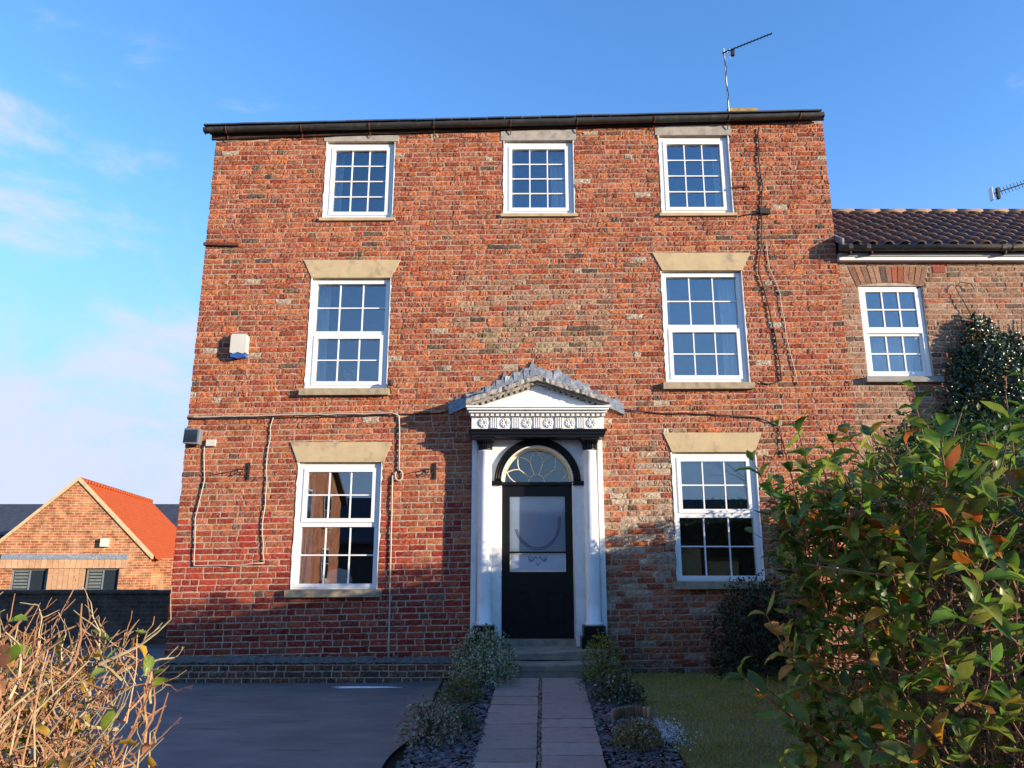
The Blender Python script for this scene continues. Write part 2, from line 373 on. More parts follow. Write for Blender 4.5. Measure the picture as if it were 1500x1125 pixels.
# ------------------------------------------------------------------ brickwork
NX, NZ = 8, 3
_g = [(j * (NX + 1) + i, j * (NX + 1) + i + 1, (j + 1) * (NX + 1) + i + 1, (j + 1) * (NX + 1) + i) for j in range(NZ) for i in range(NX)]
_rim = list(range(NX + 1)) + [j * (NX + 1) + NX for j in range(1, NZ + 1)] + [NZ * (NX + 1) + i for i in range(NX - 1, -1, -1)] + [j * (NX + 1) for j in range(NZ - 1, 0, -1)]
_k0 = (NX + 1) * (NZ + 1)
BF = _g + [(_rim[i], _k0 + i, _k0 + (i + 1) % len(_rim), _rim[(i + 1) % len(_rim)]) for i in range(len(_rim))]
_U, _W = np.meshgrid(np.linspace(0, 1, NX + 1), np.linspace(0, 1, NZ + 1)); _U = _U.ravel(); _W = _W.ravel()
_E = ((_U == 0) | (_U == 1) | (_W == 0) | (_W == 1))
MORT = np.array((.40, .29, .195))
def brick_verts(x0, x1, z0, z1, proud, amp, slope, face=0.0):
    n = len(_U); inn = ~_E
    x = x0 + (x1 - x0) * _U + np.where(inn, rng.normal(0, .004, n), rng.normal(0, .0022, n))
    z = z0 + (z1 - z0) * _W + np.where(inn, rng.normal(0, .004, n), rng.normal(0, .0022, n))
    y = face - proud + rng.normal(0, amp, n) + rng.normal(0, .0025) * (_U - .5) * 2
    if rng.random() < amp * 55:                                      # a spalled corner or end
        cx, cw = rng.random(), rng.random()
        y += .008 * np.exp(-((_U - cx) ** 2 / .06 + (_W - cw) ** 2 / .35)) * rng.uniform(.5, 1.3)
    y = np.where(_E, y + .0045, y)
    y = np.minimum(y, face - .0012)
    z = z + slope * x
    v = np.stack([x, y, z], 1); bk = v[_rim].copy(); bk[:, 1] = face + .03
    return np.concatenate([v, bk])
def brick_cols(c, smear):
    n = len(_U); C = np.repeat(np.asarray(c)[None], n, 0) * (1 + rng.normal(0, .09 if smear < .1 else .2, (n, 1))).clip(.25, 1.7)
    a = np.clip(rng.normal(smear, .22, n), 0, .8)[:, None] * (1 if rng.random() < .7 else .3)
    C = C * (1 - a) + MORT * a
    return np.concatenate([C, C[_rim]]).clip(.005, .9)
def brick_field(xa, xb, za, zb, holes, slope, ch, sl, colour, relief, topline=None, face=0.0, edge=0.0075):
    """courses of bricks between xa..xb; holes: (x0, x1, z0, z1) or (x0, x1, z0, z1, flare at the top)"""
    out = []; k0 = int(math.floor((za - slope * max(xa, xb)) / ch)) - 1; k = k0
    while True:
        c0 = k * ch; c1 = c0 + ch
        if c0 + slope * min(xa, xb) > zb + .1: break
        segs = []
        cuts = [(xa, xb, c0 + .0065, c1 - .0065)]
        for h in holes:
            xc = (h[0] + h[1]) / 2; h0 = h[2] - slope * xc; h1 = h[3] - slope * xc
            fl = (h[4] * min(1, max(0, ((c0 + c1) / 2 - h0) / (h1 - h0)))) if len(h) > 4 else 0
            hx0, hx1 = h[0] - fl - .004, h[1] + fl + .004
            new = []
            for (a, b, u, w) in cuts:
                if w <= h0 + .002 or u >= h1 - .002 or hx1 <= a or hx0 >= b: new.append((a, b, u, w)); continue
                if a < hx0: new.append((a, hx0, u, w))
                if hx1 < b: new.append((hx1, b, u, w))
                if h0 - u > .018: new.append((max(a, hx0), min(b, hx1), u, h0))
                if w - h1 > .018: new.append((max(a, hx0), min(b, hx1), h1, w))
            cuts = new
        flem = (k % 4 == 3)
        off = {0: 0, 1: .5, 2: .12, 3: .25}[k % 4] * sl + rng.normal(0, .012)
        edges = []; x = xa - sl + off; i = 0
        while x < xb + sl:
            L = sl * rng.normal(1, .03)
            if (flem and i % 2) or (not flem and rng.random() < .27): L = sl * .5 * rng.normal(1, .05)
            edges.append((x, x + L)); x += L; i += 1
        for (a, b, u, w) in cuts:
            pcs = [[max(e0, a), min(e1, b)] for e0, e1 in edges if min(e1, b) - max(e0, a) > .012]
            q = 0
            while q < len(pcs):
                if pcs[q][1] - pcs[q][0] < .055 and len(pcs) > 1:
                    if q > 0: pcs[q - 1][1] = pcs[q][1]; pcs.pop(q); continue
                    else: pcs[1][0] = pcs[0][0]; pcs.pop(0); continue
                q += 1
            for p0, p1 in pcs:
                xm = (p0 + p1) / 2; zm = (u + w) / 2 + slope * xm
                if p1 - p0 < .03: continue
                lo, hi = za, zb if topline is None else topline(xm)
                uu, ww = max(u, lo - slope * xm), min(w, hi - slope * xm)
                if ww - uu < .02: continue
                g = edge if p0 > xa + .001 else .0
                g2 = edge if p1 < xb - .001 else .0
                out.append((p0 + g, p1 - g2, uu + rng.normal(0, .0012), ww + rng.normal(0, .0012), xm, zm))
        k += 1
    return out
CP = np.array(cam.location)
def lay(bricks, slope, colour, relief, parent, nind, face=0.0):
    """the nind bricks that show largest become pieces of their own, the others one joined part"""
    def size(b):
        d = np.array((b[4], face, b[5])) - CP; ax = d[1] * math.cos(R(13.2)) + d[2] * math.sin(R(13.2)); 
        px = 750 + 1083 * b[4] / ax
        if not 0 < px < 1500 or (px > 1180 and b[5] < 3.2) or (b[5] < .5 and -.8 < b[4] < 1.3): return 0
        return min(b[1] - b[0], .25) * (b[3] - b[2]) / ax ** 2
    order = sorted(range(len(bricks)), key=lambda i: -size(bricks[i])); ind = set(order[:nind])
    big = MB()
    for i, b in enumerate(bricks):
        pr, am = relief(b[4], b[5]); c, sm = colour(b[4], b[5])
        v = brick_verts(b[0], b[1], b[2], b[3], pr, am, slope, face); C = brick_cols(c, sm)
        if i in ind: MB().add(v, BF, C).obj('brick', 'brick', parent)
        else: big.add(v, BF, C)
    if big.v: big.obj('brickwork', 'brick', parent, kind='stuff')
def wall_sheet(xa, xb, za, zb, holes, y0, y1, topline=None):
    """mortar body of a wall with openings (rectangles)"""
    X = sorted({xa, xb, *[q for h in holes for q in (h[0], h[1]) if xa < q < xb]}); Z = sorted({za, zb, *[q for h in holes for q in (h[2], h[3]) if za < q < zb]})
    mb = MB(); solid = {}
    for i in range(len(X) - 1):
        for j in range(len(Z) - 1):
            cx, cz = (X[i] + X[i + 1]) / 2, (Z[j] + Z[j + 1]) / 2
            solid[i, j] = not any(h[0] < cx < h[1] and h[2] < cz < h[3] for h in holes)
    tz = lambda x, j: topline(x) if (topline and j == len(Z) - 1) else Z[j]
    for (i, j), s in solid.items():
        if not s: continue
        x0, x1 = X[i], X[i + 1]; a0, a1 = tz(x0, j), tz(x1, j); b0, b1 = tz(x0, j + 1), tz(x1, j + 1)
        v = [(x0, y0, a0), (x1, y0, a1), (x1, y0, b1), (x0, y0, b0), (x0, y1, a0), (x1, y1, a1), (x1, y1, b1), (x0, y1, b0)]
        f = [(0, 1, 2, 3), (5, 4, 7, 6)]
        if not solid.get((i - 1, j)): f.append((4, 0, 3, 7))
        if not solid.get((i + 1, j)): f.append((1, 5, 6, 2))
        if not solid.get((i, j - 1)): f.append((4, 5, 1, 0))
        if not solid.get((i, j + 1)): f.append((3, 2, 6, 7))
        mb.add(v, f)
    return mb

house = thing('brick_house', 'three storey red brick house with white sash windows and pedimented black front door', 'house', (0, 0, .08))
SL = .018
ztop = lambda x: 7.766 + .0364 * x
zgut = lambda x: 7.685 + .0266 * x
# window openings (x0, x1, z0, z1)
WIN = [(-2.735, -1.73, 6.365, 7.595, 'top'), (-.12, .905, 6.43, 7.615, 'top'), (2.17, 3.203, 6.44, 7.70, 'top'),
       (-2.83, -1.712, 3.835, 5.45, 'lower'), (2.112, 3.255, 3.92, 5.555, 'lower'),
       (-2.843, -1.735, 1.20, 2.835, 'upper'), (2.133, 3.255, 1.30, 2.975, 'upper')]
LIN = [None, None, None, (-2.833, -1.712, 5.462, 5.718, .125), (2.13, 3.268, 5.572, 5.828, .13), (-2.86, -1.716, 2.85, 3.105, .11), (2.14, 3.25, 2.985, 3.235, .11)]
holes = []
for w, l in zip(WIN, LIN):
    holes.append(w[:4])
    if l: holes.append((l[0], l[1], l[2] - .015, l[3], l[4]))
    else: holes.append((w[0] - .05, w[1] + .05, w[3], 8.3))
    holes.append((w[0] - .06, w[1] + .05, w[2] - (.05 if w[4] == 'top' else .10), w[2]))
DX = .335                                                             # door axis
holes.append((DX - .85, DX + .85, .0, 3.5)); holes.append((DX - .85, DX + .85, 3.5, 3.52))
XL, XR = -4.385, 4.63
bricks = brick_field(XL, XR, .30, 8, holes, SL, .0775, .232, None, None, ztop)
PALE = [(.50, .35, .24), (.56, .44, .33), (.42, .25, .16)]
BASE = np.array([(.42, .104, .043), (.47, .132, .052), (.37, .082, .037), (.51, .16, .064), (.31, .066, .036), (.41, .118, .064), (.465, .142, .073)])
def hcol(x, z):
    r = rng.random()
    c = BASE[rng.integers(len(BASE))] * rng.normal(1, .1)
    sm = .18
    n = math.sin(x * 2.3 + z * 1.1) * math.sin(x * .9 - z * 2.1 + 1)
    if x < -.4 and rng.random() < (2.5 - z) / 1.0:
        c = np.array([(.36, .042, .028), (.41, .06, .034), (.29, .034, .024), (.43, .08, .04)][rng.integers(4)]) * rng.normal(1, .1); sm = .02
    if z > 2.2 and x < -1: sm = .14
    if -.75 < x < 1.45 and 4.35 < z < 5.5 and rng.random() < .62:     # the old patch over the door
        c = np.array([(.38, .17, .10), (.44, .25, .14), (.30, .13, .08), (.42, .20, .13)][rng.integers(4)]); sm = .32
    if -.6 < x < 1.4 and 4.35 < z < 4.75 and rng.random() < .5: c = np.array([(.20, .12, .07), (.36, .27, .14), (.13, .075, .05)][rng.integers(3)])
    if x > .9 and z < 3.4:                                             # limewash left on the wall by the door
        pr = .62 * max(0, 1 - abs(z - 2.0) / 1.7) * max(0, 1 - max(0, x - 2.2) / 1.8)
        if rng.random() < pr: c = np.array(PALE[rng.integers(3)]) * rng.normal(1, .12)
        sm = .26
    d = .022 + (.035 if 5.6 < z < 6.3 else 0) + (.02 if n > .5 else 0)
    if r < d: c = np.array([(.09, .06, .05), (.15, .09, .065), (.20, .10, .06)][rng.integers(3)]); sm = .05
    if r > .985 and (z > 3 or x > 0): c = np.array((.50, .40, .30)); sm = .3
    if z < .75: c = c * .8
    return c, sm
def hrel(x, z):
    if x < -.5 and rng.random() < (2.5 - z) / 1.0: return rng.normal(.0065, .0015), .0012
    if z < 3.3 and x < 0: return rng.normal(.0085, .002), .0024
    return rng.normal(.0105, .003), .0036
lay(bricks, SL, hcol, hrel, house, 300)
mholes = [h for h in [w[:4] for w in WIN]] + [(DX - .62, DX + .62, .0, 3.16)]
mholes += [(l[0] + .01, l[1] - .01, l[2] - .014, l[3] - .01) for l in LIN if l]
wall_sheet(XL + .006, XR - .004, -.3, 8, mholes, .0, .24, lambda x: max(ztop(x), zgut(x) + .1)).obj('mortar', 'mortar', house)
# plinth of the left bay: blackened projecting courses with a mortar fillet
pb = brick_field(XL - .02, DX - .9, .02, .325, [], .004, .075, .232, None, None, None)
lay(pb, .004, lambda x, z: (np.array([(.10, .055, .04), (.14, .07, .05), (.07, .05, .04), (.17, .06, .04)][rng.integers(4)]), .12), lambda x, z: (.004, .002), house, 0, -.055)
MB().box(XL - .018, DX - .9, -.053, 0, -.1, .33).obj('plinth', 'mortar', house)
fil = MB(); xs_ = np.linspace(XL - .03, DX - .9, 90); v = []
for x in xs_: v += [(x, -.075 + rng.normal(0, .004), .318 + rng.normal(0, .006)), (x, -.05 + rng.normal(0, .005), .352 + rng.normal(0, .006)), (x, -.006, .385 + rng.normal(0, .008))]
fil.add(v, [(3 * i + j, 3 * i + 3 + j, 3 * i + 4 + j, 3 * i + 1 + j) for i in range(89) for j in (0, 1)]).obj('mortar_fillet', mk('grey_fillet', (.14, .125, .11), .9, .1, var=.5, vscale=18, bump=.9, bscale=50, bdist=.01), house)
pb = brick_field(DX + .9, XR, .1, .31, [], .01, .0775, .232, None, None, None)
lay(pb, .01, lambda x, z: (np.array([(.20, .07, .045), (.14, .07, .05), (.26, .10, .06), (.3, .2, .15)][rng.integers(4)]), .2), lambda x, z: (.006, .0025), house, 0, 0)
# the body behind the front: side walls, back, floors, roof
MB().box(XL, XL + .24, .242, 7.2, -.3, zgut(XL) + .12).obj('side_wall', 'sidebrick', house)
MB().box(XR - .24, XR - .004, .242, 7.2, -.3, zgut(XR) + .12).obj('side_wall', 'sidebrick', house)
MB().box(XL + .24, XR - .24, 7.0, 7.2, -.3, ztop(0)).obj('back_wall', 'sidebrick', house)
for z in (.42, 3.35, 6.0): MB().box(XL + .24, XR - .24, .242, 7, z - .2, z).obj('floor', 'plaster', house)
MB().box(XL + .24, XR - .24, 4.2, 4.3, .42, 7.9).obj('partition', 'plaster', house)
for x in (-1.2, 1.5): MB().box(x, x + .1, .242, 4.2, .43, 7.9).obj('partition', 'plaster', house)
rf = MB()
zr = 9.3
v = []
for x in (XL - .12, XR - .02):
    e = zgut(x) + .205
    v += [(x, -.13, e), (x, 3.5, zr + .01 * x), (x, 7.35, e), (x, -.13, e - .035), (x, 3.5, zr - .1), (x, 7.35, e - .035)]
rf.add(v, [(0, 6, 7, 1), (1, 7, 8, 2), (3, 4, 10, 9), (4, 5, 11, 10), (0, 3, 9, 6), (2, 8, 11, 5), (0, 1, 4, 3), (1, 2, 5, 4), (6, 9, 10, 7), (7, 10, 11, 8)])
roof = rf.obj('roof', 'slate', house)
MB().add([(XL + .01, .24, zgut(XL) + .09), (XL + .01, 7.2, zgut(XL) + .09), (XL + .01, 3.5, zr - .12), (XR - .01, .24, zgut(XR) + .09), (XR - .01, 7.2, zgut(XR) + .09), (XR - .01, 3.5, zr - .12)], [(0, 2, 1), (3, 4, 5)]).obj('gable', 'sidebrick', roof)
# front edge of the roof: single slates
x = XL - .14; i = 0
while x < XR - .2:
    w = .26; e = zgut(x) + .212 + rng.normal(0, .002)
    MB().prism([(x, e), (x + w - .006, e + w * .0266), (x + w - .006, e + .02 + w * .0266), (x, e + .02)], -.165 + rng.normal(0, .002), .1).obj('slate', 'slate', roof)
    x += w
# eaves board, gutter and its brackets
MB().add([(a, b, c) for a in (XL - .06, XR + .02) for b in (-.035, .0) for c in (ztop(a) + .012, zgut(a) + .2)], [(0, 4, 5, 1), (2, 3, 7, 6), (0, 2, 6, 4), (1, 5, 7, 3), (0, 1, 3, 2), (4, 6, 7, 5)]).obj('fascia', mk('dark_eaves', (.06, .035, .027), .85, .2, var=.5, vscale=14, bump=.7), house)
gut = MB(); rr_ = .062; n = 9; v = []
gx = np.linspace(XL - .14, XR - .03, 40)
for x in gx:
    zc = zgut(x) + .175 + rng.normal(0, .0025)
    for rad in (rr_, rr_ - .007):
        for j in range(n):
            t = math.pi + math.pi * j / (n - 1); v.append((x, -.105 + rad * math.cos(t), zc + rad * math.sin(t)))
f = []
for i in range(len(gx) - 1):
    for j in range(n - 1):
        a = i * 2 * n + j; b = a + 2 * n; f.append((a, b, b + 1, a + 1)); f.append((a + n + 1, b + n + 1, b + n, a + n))
    a = i * 2 * n; b = a + 2 * n; f += [(a, a + n, b + n, b), (a + n - 1, b + n - 1, b + 2 * n - 1, a + 2 * n - 1)]
gut.add(v, f); gutter = gut.obj('gutter', 'gutter', house, True)
for x in (XL - .14, XR - .03):
    zc = zgut(x) + .175; MB().prism([(x - .004, zc), (x + .004, zc)][::1] + [(x + .004, zc - .06), (x - .004, zc - .06)], -.16, -.05).obj('stop_end', 'gutter', gutter)
for x in (-4.2, -3.1, -2.1, -1.15, -.02, .96, 2.1, 3.2, 4.25):
    zc = zgut(x) + .175
    MB().tube([(x, -.03, zc - .16), (x, -.05, zc - .1)] + [(x, -.105 + .068 * math.cos(t), zc + .068 * math.sin(t)) for t in np.linspace(2 * math.pi - .2, math.pi, 8)], .007, 5).obj('gutter_bracket', 'rust', gutter)
# wires under the eaves
MB().tube([(XL + .1, -.045, ztop(XL) + .0)] + [(x, -.05, ztop(x) + .015 + .012 * math.sin(x * 5)) for x in np.linspace(-4, 4.4, 40)], .005, 4).obj('eaves_wire', 'dcable', house)

# ------------------------------------------------------------------ windows
def panes(win, x0, x1, z0, z1, nc, nr, y, bw=.017):
    """glazing bars and single panes filling a sash"""
    for i in range(1, nc):
        x = x0 + (x1 - x0) * i / nc; MB().box(x - bw / 2, x + bw / 2, y - .004, y + .012, z0 + .001, z1 - .001).obj('glazing_bar', 'upvc', win)
    for j in range(1, nr):
        z = z0 + (z1 - z0) * j / nr
        for i in range(nc):
            a = x0 + (x1 - x0) * i / nc + bw / 2; b = x0 + (x1 - x0) * (i + 1) / nc - bw / 2
            if i == 0: a = x0
            if i == nc - 1: b = x1
            MB().box(a, b, y - .003, y + .011, z - bw / 2, z + bw / 2).obj('glazing_bar', 'upvc', win)
    for i in range(nc):
        for j in range(nr):
            a = x0 + (x1 - x0) * i / nc; b = x0 + (x1 - x0) * (i + 1) / nc; c = z0 + (z1 - z0) * j / nr; d = z0 + (z1 - z0) * (j + 1) / nr
            e = .0007
            MB().box(a + e, b - e, y + .013, y + .017, c + e, d - e).obj('pane', 'glass', win)
def ring(mb, x0, x1, z0, z1, w, y0, y1):
    mb.box(x0, x1, y0, y1, z0, z0 + w); mb.box(x0, x1, y0, y1, z1 - w, z1)
    mb.box(x0, x0 + w, y0, y1, z0 + w, z1 - w); mb.box(x1 - w, x1, y0, y1, z0 + w, z1 - w); return mb
def window(x0, x1, z0, z1, kind, label, parent, lintel=None, rec=.045):
    x0 += .004; x1 -= .004; z1 -= .004; F = .068; y = rec
    mb = ring(MB(), x0, x1, z0 + .001, z1, F, y, y + .07)
    ring(mb, x0 + .02, x1 - .02, z0 + .021, z1 - .02, F - .02, y - .008, y)
    zm = (z0 + z1) / 2 + .005
    if kind != 'top': mb.box(x0 + F, x1 - F, y - .004, y + .07, zm - .03, zm + .03)
    win = mb.obj('window', 'upvc', parent); win['label'] = label
    ix0, ix1, iz0, iz1 = x0 + F, x1 - F, z0 + F, z1 - F
    def sash(a, b, c, d, nr):
        ring(MB(), a + .001, b - .001, c + .001, d - .001, .05, y - .02, y + .055).obj('sash', 'upvc', win)
        panes(win, a + .051, b - .051, c + .051, d - .051, 3, nr, y + .006)
    def fixed(a, b, c, d, nr): panes(win, a, b, c, d, 3, nr, y + .028)
    if kind == 'top': sash(ix0, ix1, iz0, iz1, 4)
    elif kind == 'lower': fixed(ix0, ix1, zm + .03, iz1, 2); sash(ix0, ix1, iz0, zm - .03, 2)
    else: sash(ix0, ix1, zm + .03, iz1, 2); fixed(ix0, ix1, iz0, zm - .03, 2)
    if kind == 'top':
        MB().prism([(x0 - .045, z0 - .05), (x1 + .05, z0 - .045), (x1 + .05, z0 - .002), (x0 - .045, z0 - .002)], -.045, .11).obj('sill', 'stone', win)
    else:
        MB().prism([(x0 - .06, z0 - .095), (x1 + .045, z0 - .09), (x1 + .045, z0 - .002), (x0 - .06, z0 - .002)], -.085, .11).obj('sill', 'sill', win)
    # worn white render of the reveals
    for s, xx in ((-1, x0), (1, x1)):
        n = 24; v = []
        for i in range(n + 1):
            z = z0 + (z1 - z0) * i / n; e = abs(rng.normal(0, .008)) + .004
            v += [(xx + s * e, -.013, z), (xx - s * .002, -.013, z), (xx - s * .002, y + .01, z)]
        f = [(3 * i + j, 3 * i + j + 1, 3 * i + j + 4, 3 * i + j + 3) for i in range(n) for j in (0, 1)]
        MB().add(v, f).obj('reveal_render', 'white', win)
    if lintel:
        a, b, c, d, fl = lintel; n = 10
        MB().prism([(a, c - .012), (b, c - .012), (b + fl, d), (a - fl, d)], -.022, .12).obj('lintel', 'stone', win)
    elif kind == 'top':
        MB().prism([(x0 - .05, z1 + .004), (x1 + .05, z1 + .006), (x1 + .05, ztop(x1) - .002), (x0 - .05, ztop(x0) - .002)], -.018, .1).obj('lintel', mk('pale_head_board', (.36, .33, .29), .8, .2, var=.25, bump=.3, dirt=(.14, .12, .1), dirt_amt=.5), win)
    return win
wl = ['white top floor casement of twelve panes at the end over the outside lamp', 'white top floor casement above the door', 'white top floor casement below the chimney',
      'white first floor window with stone lintel beside the alarm box', 'white first floor window with stone lintel beside the dark cables',
      'white ground floor window beside the driveway', 'white ground floor window behind the leafy hedge']
for w, l, t in zip(WIN, LIN, wl): window(*w, t, house, l)
def curtain(x0, x1, z0, z1, y, label):
    mb = MB(); n = 36; v = []
    for i in range(n + 1):
        t = i / n; yy_ = y + .025 * math.sin(t * 26) + .012 * math.sin(t * 61)
        v += [(x0 + (x1 - x0) * t, yy_, z1), (x0 + (x1 - x0) * (t * .85 + .02), yy_ + .01, (z0 + z1) / 2), (x0 + (x1 - x0) * (t * .95), yy_, z0)]
    mb.add(v, [(3 * i + j, 3 * i + j + 1, 3 * i + j + 4, 3 * i + j + 3) for i in range(n) for j in (0, 1)])
    tag(mb.obj('curtain', 'curtain', smooth=True), label, 'curtain')
wn_ = ['top floor window over the outside lamp', 'top floor window above the door', 'top floor window under the chimney', 'first floor window beside the alarm box', 'first floor window beside the dark cables', 'ground floor window beside the driveway', 'ground floor window behind the hedge']
for i, w in enumerate(WIN):
    wl_, wr_ = [(.15, 0), (.12, .30), (0, .12), (.16, 0), (.13, .22), (.12, .08), (0, 0)][i]
    zb_ = {0: 6.1, 1: 3.45, 2: .6}[0 if i < 3 else 1 if i < 5 else 2]
    if wl_: curtain(w[0] + .02, w[0] + .05 + wl_, max(zb_, w[2] - .2), w[3] + .05, .30, 'pale curtain on the driveway side of the ' + wn_[i])
    if wr_: curtain(w[1] - .02, w[1] - .05 - wr_, max(zb_, w[2] - .2), w[3] + .05, .30, 'pale curtain on the wing side of the ' + wn_[i])

# ------------------------------------------------------------------ doorcase
dc = MB()
ZC, RI, RO = 2.565, .475, .565                                        # arch centre and radii
n = 28; TOPZ = 3.125
arcp = [(DX + RI * math.cos(t), ZC + RI * math.sin(t)) for t in np.linspace(0, math.pi, n + 1)]
yf, yb = -.075, .235
for s in (-1, 1):
    a, b = sorted((DX + s * RI, DX + s * .86)); dc.box(a, b, yf, yb, .50, ZC)
v = []
for (x, z) in arcp: v += [(x, yf, z), (DX + (x - DX) / RI * .86, yf, TOPZ), (x, yb, z), (DX + (x - DX) / RI * .86, yb, TOPZ)]
f = []
for i in range(n):
    a = 4 * i; b = a + 4; f += [(a, a + 1, b + 1, b), (a + 2, b + 2, b + 3, a + 3), (a, b, b + 2, a + 2), (a + 1, a + 3, b + 3, b + 1)]
dc.add(v, f)
for s in (-1, 1): dc.prism([(DX + s * RI, ZC), (DX + s * .86, ZC), (DX + s * .86, TOPZ)][::s], yf, yb)
doorcase = dc.obj('doorcase', 'white', house); doorcase['label'] = 'white doorcase with columns, rosette frieze and weathered pediment'
for s in (-1, 1):
    a, b = sorted((DX + s * .80, DX + s * .863)); MB().box(a, b, -.105, -.0755, .50, TOPZ).obj('pilaster', 'white', doorcase)
    cx, cy = DX + s * .685, -.19
    prof = [(.107, .775), (.112, .79), (.112, .805), (.098, .815), (.094, .825)] + [(.090 - .010 * (t ** 1.6), .825 + 2.12 * t) for t in np.linspace(0, 1, 10)] + [(.087, 2.95), (.087, 2.965)]
    MB().lathe(prof, cx, cy, 36).obj('column', 'white', doorcase, True)
    bs = MB().box(cx - .165, cx + .165, -.355, -.08, .50, .645); bs.box(cx - .135, cx + .135, -.325, -.08, .645, .775)
    bs.obj('plinth_block', 'black', doorcase)
    cp = MB().lathe([(.080, 2.966), (.092, 2.975), (.092, 2.985), (.082, 2.99), (.084, 3.04), (.105, 3.085), (.108, 3.095)], cx, cy, 24)
    for q in range(20):
        t = 2 * math.pi * q / 20; cp.tube([(cx + .083 * math.cos(t), cy + .083 * math.sin(t), 2.99), (cx + .086 * math.cos(t), cy + .086 * math.sin(t), 3.04), (cx + .108 * math.cos(t), cy + .108 * math.sin(t), 3.085)], .009, 5)
    cp.box(cx - .12, cx + .12, cy - .12, cy + .115, 3.095, 3.124); cp.obj('capital', 'black', doorcase)
    # impost
    a, b = sorted((DX + s * (RI - .01), DX + s * (RO + .05)))
    im = MB().box(a, b, -.108, -.0755, ZC - .045, ZC - .028); im.box(a + .006, b - .006, -.1, -.0755, ZC - .028, ZC - .012); im.box(a - .004, b + .004, -.114, -.0755, ZC - .012, ZC + .012)
    im.obj('impost', 'black', doorcase)
# black arch moulding in three steps
ar = MB()
for r0, r1, y0 in ((RI + .001, RI + .03, -.095), (RI + .03, RI + .062, -.106), (RI + .062, RO + .003, -.118)):
    v = []; m = 40
    for t in np.linspace(0, math.pi, m + 1):
        c, s = math.cos(t), math.sin(t); v += [(DX + r0 * c, y0, ZC + .012 + r0 * s), (DX + r1 * c, y0, ZC + .012 + r1 * s), (DX + r0 * c, -.0755, ZC + .012 + r0 * s), (DX + r1 * c, -.0755, ZC + .012 + r1 * s)]
    f = []
    for i in range(m): a = 4 * i; b = a + 4; f += [(a, b, b + 1, a + 1), (a, a + 2, b + 2, b), (a + 1, b + 1, b + 3, a + 3)]
    f += [(0, 1, 3, 2), (4 * m, 4 * m + 2, 4 * m + 3, 4 * m + 1)]
    ar.add(v, f)
ar.obj('arch_moulding', 'black', doorcase, True)
# entablature
e = MB().box(DX - .865, DX + .865, -.325, .0, 3.1255, 3.165); e.box(DX - .88, DX + .88, -.345, .0, 3.165, 3.205); e.box(DX - .90, DX + .90, -.37, .0, 3.205, 3.228)
e.obj('architrave', 'black', doorcase)
frz = MB().box(DX - .862, DX + .862, -.335, .0, 3.2285, 3.392); frieze = frz.obj('frieze', 'white', doorcase)
for i in range(6):
    x = DX + (i - 2.5) * .282; z = 3.31; y = -.335
    ro = MB()
    for rad, th in ((.055, .012), (.026, .014)):
        ro.tube([(x + rad * math.cos(t), y - .008, z + rad * math.sin(t)) for t in np.linspace(0, 2 * math.pi, 21)], th * .75, 6, cap=False)
    for q in range(8):
        t = 2 * math.pi * q / 8; ro.tube([(x + .02 * math.cos(t), y - .012, z + .02 * math.sin(t)), (x + .045 * math.cos(t), y - .015, z + .045 * math.sin(t)), (x + .058 * math.cos(t), y - .006, z + .058 * math.sin(t))], [.006, .011, .006], 5)
    ro.obj('rosette', 'white', frieze, True)
    if i < 5:
        for q in range(4):
            xx = x + .141 + (q - 1.5) * .028; MB().box(xx - .008, xx + .008, -.353, -.3355, 3.24, 3.38).obj('triglyph_bar', 'white', frieze)
for i in range(27):
    x = DX + (i - 13) * .0655; MB().box(x - .019, x + .019, -.395, -.3, 3.3925, 3.432).obj('dentil', 'white', doorcase)
c = MB().box(DX - .87, DX + .87, -.365, .0, 3.3926, 3.4325); c.box(DX - .895, DX + .895, -.43, .0, 3.4325, 3.462); c.box(DX - .915, DX + .915, -.47, .0, 3.462, 3.49); c.box(DX - .93, DX + .93, -.49, .0, 3.49, 3.512)
c.obj('cornice', 'white', doorcase)
APX = 3.835; HW = .93
MB().prism([(DX - HW + .1, 3.5125), (DX + HW - .1, 3.5125), (DX, APX - .02)], -.36, 0).obj('tympanum', 'white', doorcase)
